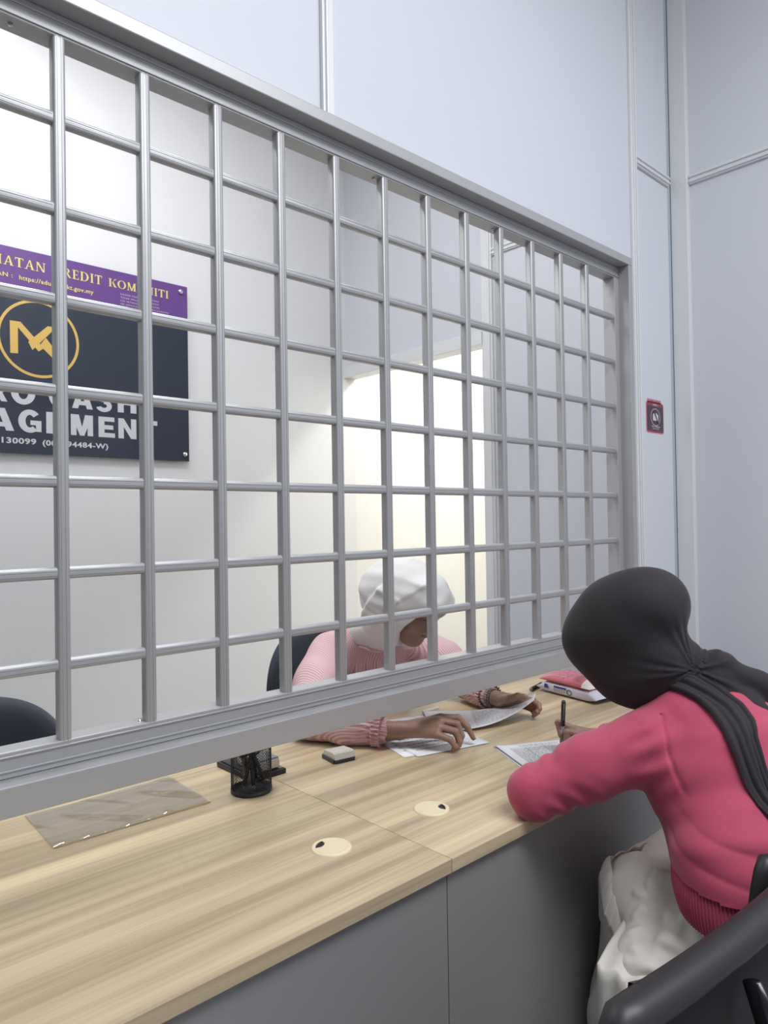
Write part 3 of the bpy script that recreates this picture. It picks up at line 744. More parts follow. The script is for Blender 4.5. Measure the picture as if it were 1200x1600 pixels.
def pouchfn(u, v):
    s_ = 2*u-1; t_ = 2*v-1
    h = .030*max(0, (1-abs(s_)**2.6))**.6*max(0, (1-abs(t_)**2.6))**.6*(1+.10*math.sin(7*u+3*v))
    return Vector((2.128, 1.345, ZT+.0435+h))+ly*(s_*.112)+lx*(t_*.062)
def pouchfb(u, v):
    p = pouchfn(1-u, v); p.z = ZT+.0430-.0*u; return p
m = MB(); m.grid(pouchfn, 30, 20); m.grid(pouchfb, 30, 20); bmesh.ops.remove_doubles(m.bm, verts=m.bm.verts, dist=.0006)
m.build('body', M['pouch'], po, True)
m = MB()
for s0, s1 in ((.86, 1.02),):
    def cf(u, v):
        s_ = -(s0+(s1-s0)*u); t_ = -1.02+.9*v
        p = pouchfn((s_+1)/2 if s_ > -1 else 0, (t_+1)/2 if t_ > -1 else 0)+Vector((0, 0, .0012)); return p+ly*(0 if s_ > -1 else (s_+1)*.11)
    m.grid(lambda u, v: pouchfn(.16*u, .55*v)+Vector((0, 0, .0012)), 8, 10)
m.build('cream_corner', M['stampw'], po, True)
rnd = random.Random(3)
for k in range(22):
    u, v = rnd.uniform(.2, .92), rnd.uniform(.08, .7); c_ = pouchfn(u, v)+Vector((0, 0, .0014))
    m = MB()
    for q in range(3):
        a = rnd.uniform(0, 6.28); r_ = .0035*(q > 0); cc = c_+Vector((r_*math.cos(a), r_*math.sin(a), 0))
        m.lathe(cc, [(.0001, .0004), (.0013, .0002)], 8)
    m.build('berry_print', M['dark'] if k % 4 else M['stampw'], po)
fl = pouchfn(.55, .12)+Vector((0, 0, .0012)); m = MB()
for q in range(6): m.lathe(fl+Vector((.0042*math.cos(q*PI/3), .0042*math.sin(q*PI/3), 0)), [(.0001, .0006), (.0024, .0002)], 8)
m.build('flower_print', M['stampw'], po)
mk = empty('marker', 'black marker poking out behind the tissue pack', 'marker', (2.06, 1.485, ZT+.008))
MB().tube([(2.058, 1.478, ZT+.0075), (2.150, 1.500, ZT+.0075)], .0068, 14).build('barrel', M['black'], mk, True)
MB().tube([(2.052, 1.4765, ZT+.0075), (2.058, 1.478, ZT+.0075)], [.0045, .0060], 14).build('cap_end', M['grey'], mk, True)
ws = MB().box((1.600, 1.555, ZT+.0005), (1.672, 1.562, ZT+.006), .001).build('ruler', M['paper']); tag(ws, 'thin white plastic strip lying on the wood just under the grille frame', 'ruler')

# ================================================================== CHAIRS
def backshell(cx, cy, w_, z0, z1, bow, th, name, m, par, p=3.2, top_p=2.4, tilt=0.):
    """rounded upholstered back: superellipse outline, bowed"""
    mb = MB(); n = 26
    def f(side):
        def g(u, v):
            a = 2*u-1; b_ = 2*v-1
            # map square to superellipse
            k = (abs(a)**p+abs(b_)**p)**(1/p); mx_ = max(abs(a), abs(b_))
            s_ = mx_/k if k > 1e-9 else 1
            a, b_ = a*s_, b_*s_
            rim = max(0, 1-(abs(a)**p+abs(b_)**p)); 
            return Vector((cx+a*w_/2, cy+bow*a*a*1.0+tilt*(b_)+side*th*(rim**.35)*.5, (z0+z1)/2+b_*(z1-z0)/2))
        return g
    mb.grid(f(-1), n, n); mb.grid(f(1), n, n)
    bmesh.ops.remove_doubles(mb.bm, verts=mb.bm.verts, dist=1e-4); bmesh.ops.recalc_face_normals(mb.bm, faces=mb.bm.faces)
    return mb.build(name, m, par, True)
def base5(par, cx, cy, zs_=.40):
    MB().tube([(cx, cy, .07), (cx, cy, zs_)], .025, 16).build('gas_column', M['black'], par, True)
    for k in range(5):
        a = 2*PI*k/5+.3; e = (cx+.28*math.cos(a), cy+.28*math.sin(a), .065)
        l = MB().tube([(cx, cy, .095), e], [.028, .018], 10, flat=.7).build('leg', M['black'], par, True)
        MB().tube([(e[0]-.012, e[1], .028), (e[0]+.012, e[1], .028)], .027, 16).build('caster', M['black'], l if False else par, True)
def staff_chair(cx, cy, z1, label, w_=.50):
    c = empty('office_chair', label, 'chair', (cx, cy, 0), group='dark office chairs in the staff room')
    backshell(cx, cy, w_, z1-.46, z1, -.06, .07, 'backrest', M['navy'], c, 2.5)
    MB().tube([(cx, cy+.02, .44), (cx, cy+.055, .55), (cx, cy+.045, z1-.2)], .018, 10).build('back_support', M['black'], c, True)
    o = MB().box((cx-.24, cy-.47, .41), (cx+.24, cy-.02, .48), .03, 4).build('seat', M['navy'], c); auto_smooth(o)
    base5(c, cx, cy-.24)
staff_chair(1.59, 2.10, .975, 'dark blue grey office chair behind the woman in white scarf')
staff_chair(.440, 2.06, .915, 'empty dark office chair behind the counter at the far left')

# customer's own chair (black, curved back) and the empty one beside it
def visitor_chair(name, label, cx, y0, w_, ztop, depth, arms=None, sx=None, sr=.05, seatz=.46, barw=.030, wrap=.05, sk=0.):
    c = empty(name, label, 'chair', (cx, y0+depth/2, 0))
    n = 24
    def bar(u): x = cx-w_/2+w_*u; return Vector((x, y0+wrap*(2*u-1)**2-sk*(2*u-1), ztop))
    pts = [bar(k/n) for k in range(n+1)]
    L_, R2 = pts[0], pts[-1]
    down = lambda P, s_: [P+Vector((0, 0, 0)), P+Vector((s_*.010, .0, -.012)), P+Vector((s_*.014, .004, -.04)), P+Vector((s_*.010, .03, -.22)), P+Vector((0, .05, -(ztop-seatz)+.02))]
    path = [Vector(p) for p in down(L_, -1)[::-1]]+pts[1:-1]+down(R2, 1)
    MB().tube(path, barw/2, 12, flat=.85).build('back_frame', M['black'], c, True)
    def net(u, v):
        p = bar(u*.96+.02); t_ = v; return p+Vector((0, .010+.045*t_*t_, -.012-(ztop-seatz-.10)*t_))
    MB().grid(net, 20, 14).build('back_net', M['mesh'], c, True, solid=.004)
    ym = y0-.035
    MB().tube([(cx, y0-.012, ztop-.05), (cx+.01, ym-.01, ztop-.14), (cx, ym, ztop-.25), (cx, y0+.08, seatz-.03)], [.012, .022, .026, .022], 12, flat=.6).build('back_support', M['blackg'], c, True)
    xa, xb = sx or (cx-w_/2+.01, cx+w_/2-.01); ya, yb = y0+.04, y0+depth; pts = []
    for qx, qy, a0 in ((xb-sr, yb-sr, 0), (xa+sr, yb-sr, PI/2), (xa+.04, ya+.04, PI), (xb-.04, ya+.04, 1.5*PI)):
        rq = sr if qy > (ya+yb)/2 else .04
        for k in range(9): a = a0+PI/2*k/8; pts.append((qx+rq*math.cos(a), qy+rq*math.sin(a), seatz-.07))
    mb = MB().prism(pts, (0, 0, .07))
    es = [e for e in mb.bm.edges if abs(e.verts[0].co.z-e.verts[1].co.z) < 1e-6]
    bmesh.ops.bevel(mb.bm, geom=es, offset=.018, segments=3, affect='EDGES', profile=.5)
    auto_smooth(mb.build('seat', M['mesh'], c))
    base5(c, cx, y0+depth*.55, seatz-.06)
    if arms:
        for s_ in (-1, 1):
            x = cx+s_*(w_/2+.02)
            a = MB().tube([(x, y0+.06, arms-.01), (x, y0+.14, arms), (x, y0+.30, arms), (x, y0+.345, arms-.008), (x, y0+.36, arms-.03)], [.016, .022, .024, .022, .010], 12, flat=.6).build('armrest', M['black'], c, True)
            MB().tube([(x, y0+.24, arms-.01), (x, y0+.22, seatz-.04), (cx+s_*w_*.3, y0+.22, seatz-.05)], .014, 10).build('arm_post', M['black'], c, True)
    return c
visitor_chair('visitor_chair', 'empty black net backed chair in the bottom right corner, nearest the viewer', .945, .365, .49, .815, .410, sx=(.74, 1.09), sr=.10, sk=.018, barw=.046, wrap=.01)
visitor_chair('visitor_chair', 'black chair on which the woman in the pink sweater sits', 1.440, .335, .47, .80, .365, seatz=.50, wrap=.09)
# ================================================================== HANDS
def hand(sdf, W, mcp, fingers, thumb, k=.006, wr=.024, pr_=.0115):
    """W wrist point, mcp list of 4 knuckles, fingers list of 4 chains (after knuckle), thumb chain from base"""
    W = np.array(W); cen = np.mean(mcp, 0)
    for i, q in enumerate(mcp):
        q = np.array(q); sdf.cone(W+(q-W)*.10, q, .0155, pr_, .014)
    mid = W*.42+cen*.58
    sdf.ell(mid, (.026, .026, .016), .016)
    for i, ch in enumerate(fingers):
        pts = [mcp[i]]+list(ch); r_ = [.0105, .0092, .0083, .0066][:len(pts)] if i < 3 else [.0092, .0080, .0072, .0058][:len(pts)]
        for a in range(len(pts)-1): sdf.cone(pts[a], pts[a+1], r_[a], r_[a+1], .0032)
    r_ = [.0150, .0125, .0105, .0078]
    for a in range(len(thumb)-1): sdf.cone(thumb[a], thumb[a+1], r_[a], r_[a+1], .007 if a == 0 else .004)
    return sdf
def nail(par, tip, prev, up, s_=1.):
    d_ = (Vector(tip)-Vector(prev)).normalized(); u_ = Vector(up); u_ = (u_-d_*u_.dot(d_)).normalized(); w_ = d_.cross(u_)
    c_ = Vector(tip)+u_*.0048*s_+d_*.001
    m = MB(); bmesh.ops.create_uvsphere(m.bm, u_segments=14, v_segments=8, radius=1)
    for v in m.bm.verts: v.co = c_+d_*v.co.x*.0058*s_+w_*v.co.y*.0046*s_+u_*v.co.z*.0020*s_
    m.build('fingernail', M['nail'], par, True)

def head(sdf, c, R, k=.012):
    P = lambda x, y, z: loc2w(c, R, (x, y, z))
    sdf.ell(P(0, -.010, .030), (.072, .090, .086), .01, R)
    sdf.ell(P(0, .030, -.030), (.058, .062, .072), .02, R)
    sdf.ell(P(0, .058, -.078), (.030, .028, .026), .02, R)         # chin
    for s_ in (-1, 1):
        sdf.ell(P(s_*.040, .050, -.040), (.026, .028, .032), .015, R)   # cheeks
        sdf.ell(P(s_*.032, .094, .010), (.016, .014, .011), .008, R, sub=True)
        sdf.ell(P(s_*.031, .078, .009), (.0145, .013, .0125), .004, R)  # closed lids
        sdf.cone(P(s_*.046, .074, .026), P(s_*.016, .089, .027), .006, .007, .008)
        sdf.cone(P(s_*.010, .098, -.026), P(s_*.007, .100, -.022), .0065, .0065, .004)
        sdf.ell(P(s_*.076, -.005, -.002), (.007, .018, .030), .004, R)
    sdf.cone(P(0, .086, .020), P(0, .108, -.018), .0075, .0105, .007)
    sdf.ell(P(0, .092, -.046), (.022, .009, .0055), .003, R)
    sdf.ell(P(0, .089, -.056), (.018, .009, .0065), .003, R)
    sdf.ell(P(0, .088, -.0505), (.020, .012, .0012), .001, R, sub=True)
def face_bits(c, R, par):
    P = lambda x, y, z: Vector(loc2w(c, R, (x, y, z)))
    for nm, z, yy, hw, rr_ in (('lip', -.0462, .0945, .019, .0048), ('lip', -.0560, .0915, .016, .0056)):
        MB().tube([P(hw*t_, yy-.010*t_*t_, z+.0012*(1-abs(t_))*(1 if z > -.05 else -1)) for t_ in [-1+.2*k for k in range(11)]], [rr_*(1-.75*abs(-1+.2*k)**2) for k in range(11)], 10).build(nm, M['lip'], par, True)
    for s_ in (-1, 1):
        MB().tube([P(s_*(.016+.030*t_), .0955-.018*t_*t_, .029+.004*math.sin(PI*t_)) for t_ in [k/8 for k in range(9)]], [.0022-.0014*abs(k/8-.3) for k in range(9)], 8, flat=.6).build('eyebrow', M['dark'], par, True)
        MB().tube([P(s_*(.018+.027*t_), .0905-.006*(2*t_-1)**2, .0035-.003*math.sin(PI*t_)) for t_ in [k/8 for k in range(9)]], .0011, 6).build('eyelashes', M['dark'], par, True)

# ================================================================== PERSON 1: customer in pink sweater
per = empty('person', 'woman in black headscarf and hot pink sweater leaning on the counter, writing with a pen', 'person', (1.42, .48, .50))
HC1 = np.array((1.405, .750, 1.105)); HR1 = frame3((-.15, .70, -.70), (-.15, .7, .7))
body = Sdf()
body.cone((1.41, .49, .57), (1.455, .555, .76), .090, .085, .03, (1.25, .85, 1)).cone((1.455, .555, .76), (1.500, .635, .905), .085, .075, .04, (1.3, .8, 1))
body.cone((1.490, .645, .95), (1.45, .70, 1.06), .042, .044, .03)
body.cone((1.39, .675, .915), (1.61, .655, .925), .034, .034, .03)
LS, LE, LW = (1.352, .688, .898), (1.200, .858, .797), (1.415, .902, .785)
RS, RE, RW = (1.655, .665, .930), (1.800, .800, .800), (1.672, .965, .787)
body.chain([LS, LE, LW], [.048, .036, .026], .02); body.chain([RS, RE, RW], [.048, .036, .026], .02)
for s_, kx in ((-1, 1.40), (1, 1.57)):
    hip = (1.42+s_*.075, .49, .555); kn = (kx, .755, .555)
    body.chain([hip, kn, (kx, .775, .12)], [.080, .056, .036], .03); body.cone((kx, .775, .075), (kx, .86, .045), .036, .028, .02)
head(body, HC1, HR1)
# right hand with the pen
Wp = np.array((1.652, .970, .783))
mcp = [(1.598, 1.012, .808), (1.605, .996, .797), (1.615, .980, .785), (1.626, .966, .775)]
hand_r = Sdf(); hand_r.cone((1.705, .900, .783), Wp, .030, .026, .01); hand_r.ell((1.607, 1.004, .782), (.028, .026, .021), .012)
hand(hand_r, Wp, mcp, [[(1.580, 1.052, .822), (1.574, 1.040, .796), (1.580, 1.034, .778)],
                       [(1.572, 1.022, .806), (1.566, 1.018, .784), (1.578, 1.020, .768)],
                       [(1.580, .998, .792), (1.572, 1.000, .772), (1.588, 1.004, .762)],
                       [(1.598, .982, .778), (1.590, .984, .765), (1.604, .990, .759)]],
     [Wp+np.array((-.016, .020, -.002)), (1.620, 1.026, .792), (1.598, 1.046, .788), (1.582, 1.042, .776)])
# left hand flat on the form, hidden behind the sleeve
hand_l = Sdf(); Wl = np.array((1.435, .905, .784)); hand_l.cone((1.39, .897, .785), Wl, .027, .024, .01)
ml = [(1.505, .960, .776), (1.515, .944, .776), (1.520, .926, .774), (1.520, .908, .771)]
hand(hand_l, Wl, ml, [[tuple(np.array(q)+np.array((.036, .020-.006*i, -.006))), tuple(np.array(q)+np.array((.056, .030-.009*i, -.012))), tuple(np.array(q)+np.array((.072, .036-.011*i, -.0155)))] for i, q in enumerate(ml)],
     [Wl+np.array((.014, .020, 0)), (1.466, .955, .774), (1.486, .980, .768), (1.505, .990, .762)])
bo = body.build('body', M['skin'], per, h=.0055, extra=[hand_r.mesh(.0017), hand_l.mesh(.0022)])
face_bits(HC1, HR1, bo)
nail(bo, (1.580, 1.034, .778), (1.574, 1.040, .796), (-.8, .3, .1)); nail(bo, (1.582, 1.042, .776), (1.598, 1.046, .788), (-.2, .9, .4))
# sweater
sw = Sdf()
sw.cone((1.378, .520, .665), (1.395, .535, .73), .122, .117, .03, (1.28, .95, 1))
sw.cone((1.395, .535, .73), (1.485, .590, .87), .117, .130, .03, (1.25, .90, 1))
sw.cone((1.485, .590, .87), (1.50, .645, .95), .130, .095, .03, (1.30, .85, 1))
sw.cone((1.41, .665, .935), (1.60, .650, .955), .058, .060, .05)
sw.cone((1.50, .630, .96), (1.475, .680, 1.030), .085, .056, .03)
sw.chain([LS, (1.274, .776, .850), LE], [.068, .061, .052], .025); sw.ell((1.425, .625, .825), (.115, .095, .105), .05); sw.chain([LE, (1.30, .882, .795), LW], [.050, .044, .034], .018)
sw.chain([RS, RE, RW], [.068, .050, .032], .025)
def knit_wr(X):
    x, y, z = X[:, 0], X[:, 1], X[:, 2]
    a = np.sin(46*z+9*x+14*y+1.2*np.sin(17*x+5))*np.sin(21*y-13*x+2)
    # slack above the waist band: slanting rolls of cloth
    ph = (z-.30*(y-.5)-.10*(x-1.4)+.010*np.sin(22*x+9*y))/.050
    wm = np.exp(-((z-.755)/.050)**2)*(y < .72)
    roll = wm*.0030*(np.abs(np.sin(PI*ph))**.7*2-1.2)*(.6+.4*np.sin(13*x-9*y+1))
    # creases round the elbow
    A_ = np.array(LE); B_ = np.array(LS); D_ = (B_-A_)/np.linalg.norm(B_-A_); t = (X-A_)@D_
    em = np.exp(-((t-.05)/.055)**2)*(x < 1.33)*(z > .7)
    el = em*.0034*np.sin(2*PI*(t+.35*(z-.82)+.012*np.sin(24*y+31*z))/.047)*(.45+.55*np.sin(33*z+26*y))
    # armhole seam and the creases running from it
    q = X-np.array((1.315, .636, .910)); sd = q@np.array((-.71, .69, -.10))/.995+2.2*(z-.90)**2
    sm = -.0035*np.exp(-(sd/.0035)**2)*(z < .965)*np.clip((.095-np.linalg.norm(q, axis=1))/.02, 0, 1)*(x+y < 2.15)
    ac = .0032*np.sin(2*PI*(z+.75*y+.01*np.sin(30*x))/.050)*np.exp(-((sd-.035)/.035)**2)*np.exp(-((z-.90)/.07)**2)*(x < 1.42)
    return .0014*a+.0006*np.sin(95*z+30*y+20*x)+roll+el+sm+ac
def swcut(v): return (v[:, 2] > .585) & ((v[:, 2] > ZT+.0012) | (v[:, 1] < .850))
swo = sw.build('sweater', M['pinkknit'], per, h=.0036, disp=knit_wr, cut=lambda v: (v[:, 2]-.10*(v[:, 1]-.5) > .694))
# ribbed hem band
def ribfn(u, v):
    a = 2*PI*u; rib = .0014*math.sin(a*120)
    z_ = .628+.078*v; ax_ = .153+.006*math.sin(PI*v)-.006*(1-v); by = .115+.006*math.sin(PI*v)-.005*(1-v)
    return Vector((1.378+.010*v+(ax_+rib)*math.cos(a), .520+.008*v+(by+rib)*math.sin(a), z_+.012*math.sin(a)))
MB().grid(ribfn, 960, 8).build('ribbed_hem', M['pinkknit'], per, True)
# skirt
sk = Sdf()
sk.cone((1.405, .495, .560), (1.385, .515, .640), .120, .098, .03, (1.30, .98, 1))
for s_, kx in ((-1, 1.395), (1, 1.565)):
    sk.chain([(1.42+s_*.070, .500, .560), (kx, .735, .560), (kx+.01, .775, .30), (kx+.01, .785, .13)], [.098, .074, .070, .080], .05)
sk.cone((1.41, .62, .545), (1.50, .74, .545), .075, .07, .05)
sk.cone((1.48, .77, .50), (1.48, .785, .13), .085, .10, .05)
skf = lambda pts, r_, k=.010: sk.chain(pts, [r_]*len(pts), k)
skf([(1.300, .560, .625), (1.290, .620, .600), (1.330, .660, .560)], .010, .02); skf([(1.315, .500, .640), (1.300, .540, .610), (1.300, .600, .560)], .010, .02)
skf([(1.335, .470, .650), (1.300, .480, .600), (1.285, .540, .550)], .011, .02); skf([(1.29, .58, .58), (1.29, .66, .55), (1.33, .72, .53)], .012, .02)
skf([(1.36, .60, .645), (1.37, .68, .635), (1.39, .76, .60)], .009, .02)
sk.chain([(1.34, .60, .565), (1.245, .620, .530), (1.215, .650, .520)], [.05, .024, .014], .03); sk.chain([(1.36, .69, .565), (1.255, .680, .535), (1.215, .680, .522)], [.05, .024, .014], .03)
sk.chain([(1.36, .55, .565), (1.27, .580, .530), (1.225, .600, .516)], [.05, .026, .012], .03)
SKF = [ [(1.217, 0.587, 0.684), (1.227, 0.579, 0.644), (1.246, 0.562, 0.601)], [(1.217, 0.56, 0.667), (1.232, 0.547, 0.637), (1.252, 0.529, 0.625)], [(1.21, 0.636, 0.623), (1.235, 0.613, 0.597), (1.263, 0.588, 0.567)], [(1.23, 0.617, 0.674), (1.236, 0.611, 0.64), (1.248, 0.601, 0.608)], [(1.287, 0.7, 0.688), (1.3, 0.689, 0.661)], [(1.274, 0.712, 0.651), (1.291, 0.697, 0.636)], [(1.251, 0.707, 0.627), (1.271, 0.689, 0.619)], [(1.233, 0.697, 0.608), (1.254, 0.678, 0.607)], [(1.323, 0.693, 0.693), (1.33, 0.688, 0.665)], [(1.34, 0.678, 0.698), (1.342, 0.677, 0.668)], [(1.212, 0.662, 0.577), (1.225, 0.651, 0.542)], [(1.154, 0.661, 0.59), (1.179, 0.639, 0.576), (1.204, 0.616, 0.549)] ]
def onto(sdf, p, off):
    X = np.array(p)[None]
    for _ in range(8):
        e = 1e-3; d0 = sdf.ev(X)[0]; g = np.array([(sdf.ev(X+np.eye(3)[a][None]*e)[0]-d0)/e for a in range(3)]); g /= np.linalg.norm(g)+1e-9
        X = X+g*(off-d0)
    return X[0]
FOLD = [[onto(sk, p, .0) for p in ln] for ln in SKF]
for i, ln in enumerate(FOLD):
    r_ = [.008]*len(ln) if i < 4 or i > 9 else [.006]*len(ln)
    sk.chain(ln, r_, .010)
def skw(X): return .003*np.sin(40*X[:, 1]+25*X[:, 2]+10*np.sin(9*X[:, 0]))*np.sin(19*X[:, 0]+11*X[:, 2])+.0025*np.sin(60*X[:, 0]+8*X[:, 2])*(X[:, 2] < .5)+.0055*np.abs(np.sin(PI*(X[:, 1]*.75+X[:, 2]*.5-X[:, 0]*.35+.012*np.sin(25*X[:, 2]))/.052))**3*(X[:, 2] > .5)*(.5+.5*np.sin(13*X[:, 0]+9*X[:, 1]))
sk.build('skirt', M['skirt'], per, h=.0048, disp=skw)
# ruffle over the lap: arc of pleats
def ruffn(u, v):
    t_ = u; arcp = [Vector((1.470, .745, .645)), Vector((1.365, .775, .640)), Vector((1.330, .745, .590)), Vector((1.312, .700, .550)), Vector((1.300, .640, .520))]
    k = t_*(len(arcp)-1); i = min(int(k), len(arcp)-2); f = k-i
    p = arcp[i].lerp(arcp[i+1], f*f*(3-2*f) if False else f)
    out = Vector((-.55, .45, .10)).normalized()
    wv = .0035*math.sin(u*2*PI*12+math.sin(9*u))
    return p+out*(.012+.026*v)+Vector((wv*v*.6, wv*v*.6, -.050*v*v+wv*.7))
MB().grid(ruffn, 130, 10).build('skirt_ruffle', M['skirt'], per, True, solid=.0015)
# loose skirt flap falling over the seat edge
def flapfn(u, v):
    A = [Vector((1.290, .600, .560)), Vector((1.215, .612, .532)), Vector((1.182, .648, .524)), Vector((1.170, .655, .36)), Vector((1.176, .660, .20))]
    B = [Vector((1.310, .720, .570)), Vector((1.225, .715, .545)), Vector((1.182, .712, .525)), Vector((1.178, .712, .36)), Vector((1.180, .705, .20))]
    k = v*4; i = min(int(k), 3); f = k-i
    p = A[i].lerp(A[i+1], f).lerp(B[i].lerp(B[i+1], f), u)
    return p+Vector((-.004-.010*math.sin(u*9+1)*v, 0, .004*math.sin(u*11+v*5)))
MB().grid(flapfn, 24, 36).build('skirt_flap', M['skirt'], per, True, solid=.002)
# headscarf
hj = Sdf(); PH = lambda x, y, z: loc2w(HC1, HR1, (x, y, z))
hj.ell(PH(0, .002, .024), (.100, .124, .106), .01, HR1)
hj.ell(PH(.0, -.072, .018), (.080, .076, .078), .03, HR1)            # hair bun under the cloth
hj.ell(PH(0, .050, -.050), (.086, .082, .088), .03, HR1)
hj.ell(PH(-.005, .065, .050), (.080, .058, .060), .03, HR1)
hj.ell(PH(0, .080, -.005), (.080, .056, .092), .03, HR1)
G = np.array((1.445, .655, 1.045))
hj.cone(PH(0, .0, -.055), G+np.array((.02, .03, -.005)), .080, .048, .02)
hj.cone(PH(.0, -.030, -.020), G, .070, .034, .02)
hj.cone(G+np.array((-.04, .03, .0)), G+np.array((.07, .03, -.01)), .042, .046, .03)
hj.ell(PH(0, .135, -.030), (.054, .052, .086), .008, HR1, sub=True)     # face opening
hj.chain([G, (1.475, .600, 1.045), (1.525, .545, 1.005), (1.585, .500, .945), (1.60, .470, .86)], [.034, .028, .028, .026, .018], .022)
hj.chain([G+np.array((0, 0, -.01)), (1.452, .600, 1.015), (1.475, .545, .975), (1.505, .500, .945)], [.024, .024, .022, .014], .020)
def hjw(X):
    d_ = X-G; r_ = np.linalg.norm(d_, axis=1); ang = np.arctan2(d_[:, 2], -d_[:, 0]*.73+d_[:, 1]*.68)
    return .0022*np.sin(ang*17+3*np.sin(ang*5))*np.exp(-((r_-.05)/.055)**2)+.0011*np.sin(ang*9+r_*30)+.0022*np.sin(38*X[:, 0]+22*X[:, 2]-15*X[:, 1]+2.2*np.sin(14*X[:, 2]+8*X[:, 1]))*np.exp(-((r_-.13)/.06)**2)
hj.build('headscarf', M['hijab_d'], per, h=.0034, disp=hjw)
# long scarf tail lying over the back, pushed onto the sweater surface
TL = [(1.353, 0.66, 1.042), (1.363, 0.63, 1.025), (1.373, 0.601, 1.004), (1.371, 0.576, 0.975), (1.366, 0.554, 0.939), (1.357, 0.536, 0.898), (1.356, 0.524, 0.85), (1.348, 0.504, 0.813), (1.356, 0.484, 0.768), (1.366, 0.462, 0.71)]
TR = [(1.381, 0.632, 1.09), (1.402, 0.593, 1.079), (1.419, 0.558, 1.047), (1.423, 0.527, 1.01), (1.412, 0.511, 0.968), (1.392, 0.502, 0.944), (1.385, 0.496, 0.9), (1.375, 0.478, 0.867), (1.385, 0.456, 0.807), (1.395, 0.435, 0.743)]
def tailfn(u, v):
    k = v*(len(TL)-1); i = min(int(k), len(TL)-2); f = k-i
    p = Vector(TL[i]).lerp(Vector(TL[i+1]), f).lerp(Vector(TR[i]).lerp(Vector(TR[i+1]), f), u)
    X = np.array(p)[None]
    for _ in range(6):
        e = 1e-3; d0 = sw.ev(X)[0]; g = np.array([(sw.ev(X+np.eye(3)[a][None]*e)[0]-d0)/e for a in range(3)]); g /= np.linalg.norm(g)+1e-9
        X = X+g*(.0075+.0026*math.sin(u*13+3*v)+.0014*math.sin(u*31-4*v)-.004*abs(2*u-1)**5-d0)
    return Vector(X[0])
MB().grid(tailfn, 30, 80).build('scarf_tail', M['hijab_d'], per, True, solid=.004)
# pen in her hand
pn = empty('ballpoint_pen', 'black topped clear ballpoint pen held upright in the writing hand', 'pen', (1.589, 1.050, ZT+.002))
A = Vector((1.590, 1.050, ZT+.0022)); B = Vector((1.560, 1.022, .888)); d_ = B-A
MB().tube([A+d_*.10, A+d_*.50], [.0045, .0050], 14).build('clear_barrel', M['clearpen'], pn, True)
MB().tube([A, A+d_*.04, A+d_*.10], [.0006, .0018, .0042], 12).build('tip', M['steel'], pn, True)
MB().tube([A+d_*.50, A+d_*.505, A+d_*.97, A+d_], [.0050, .0056, .0056, .004], 14).build('grip_top', M['black'], pn, True)
MB().tube([A+d_*.62+Vector((-.0055, -.005, 0)), A+d_*.95+Vector((-.0055, -.005, 0))], .0011, 8).build('clip', M['grey'], pn, True)

# ================================================================== PERSON 2: staff member in white scarf
pe2 = empty('person', 'woman in white headscarf and pink striped blouse working behind the grille', 'person', (1.57, 1.85, .48))
HC2 = np.array((1.488, 1.516, 1.097)); HR2 = frame3((.306, -.872, -.38), (.03, -.25, .95))
b2 = Sdf()
b2.cone((1.585, 1.86, .56), (1.575, 1.80, .80), .10, .10, .03, (1.3, .85, 1)).cone((1.575, 1.80, .80), (1.57, 1.745, .95), .10, .075, .04, (1.4, .8, 1))
b2.cone((1.57, 1.72, .97), (1.565, 1.63, 1.04), .048, .046, .03)
RS2, RE2, RW2 = (1.405, 1.770, .935), (1.185, 1.590, .800), (1.300, 1.402, .787)
LS2, LE2, LW2 = (1.735, 1.735, .935), (1.815, 1.560, .800), (1.752, 1.395, .797)
b2.chain([RS2, RE2, (1.295, 1.41, .787)], [.046, .036, .025], .02); b2.chain([LS2, LE2, LW2], [.046, .036, .024], .02)
for s_ in (-1, 1):
    b2.chain([(1.585+s_*.085, 1.86, .55), (1.585+s_*.10, 1.66, .55), (1.585+s_*.10, 1.66, .10)], [.08, .058, .035], .03); b2.cone((1.585+s_*.10, 1.66, .07), (1.585+s_*.10, 1.58, .045), .035, .028, .02)
head(b2, HC2, HR2)
h_r = Sdf(); W2 = np.array((1.318, 1.382, .790))
h_r.cone((1.270, 1.435, .788), W2, .029, .0245, .01)
m2 = [(1.400, 1.300, .824), (1.382, 1.284, .822), (1.365, 1.272, .812), (1.348, 1.266, .798)]
hand(h_r, W2, m2, [[(1.432, 1.266, .824), (1.448, 1.247, .800), (1.456, 1.234, .772)],
                   [(1.410, 1.250, .815), (1.414, 1.238, .786), (1.404, 1.238, .764)],
                   [(1.388, 1.236, .803), (1.394, 1.228, .778), (1.388, 1.232, .761)],
                   [(1.368, 1.236, .786), (1.376, 1.226, .768), (1.374, 1.232, .760)]],
     [W2+np.array((.020, .004, -.002)), (1.398, 1.348, .796), (1.452, 1.316, .792), (1.490, 1.288, .786)])
h_l = Sdf(); W3 = np.array((1.748, 1.372, .797)); h_l.cone((1.755, 1.430, .798), W3, .026, .0225, .01)
m3 = [(1.757, 1.300, .808), (1.772, 1.304, .800), (1.784, 1.312, .790), (1.792, 1.322, .780)]
hand(h_l, W3, m3, [[(1.776, 1.268, .806), (1.776, 1.250, .796), (1.768, 1.242, .788)],
                   [(1.786, 1.268, .794), (1.778, 1.250, .785), (1.762, 1.246, .780)],
                   [(1.792, 1.275, .782), (1.780, 1.258, .774), (1.764, 1.254, .770)],
                   [(1.794, 1.286, .772), (1.782, 1.270, .765), (1.768, 1.264, .762)]],
     [W3+np.array((-.012, -.018, .003)), (1.728, 1.318, .812), (1.720, 1.285, .826), (1.724, 1.258, .829)])
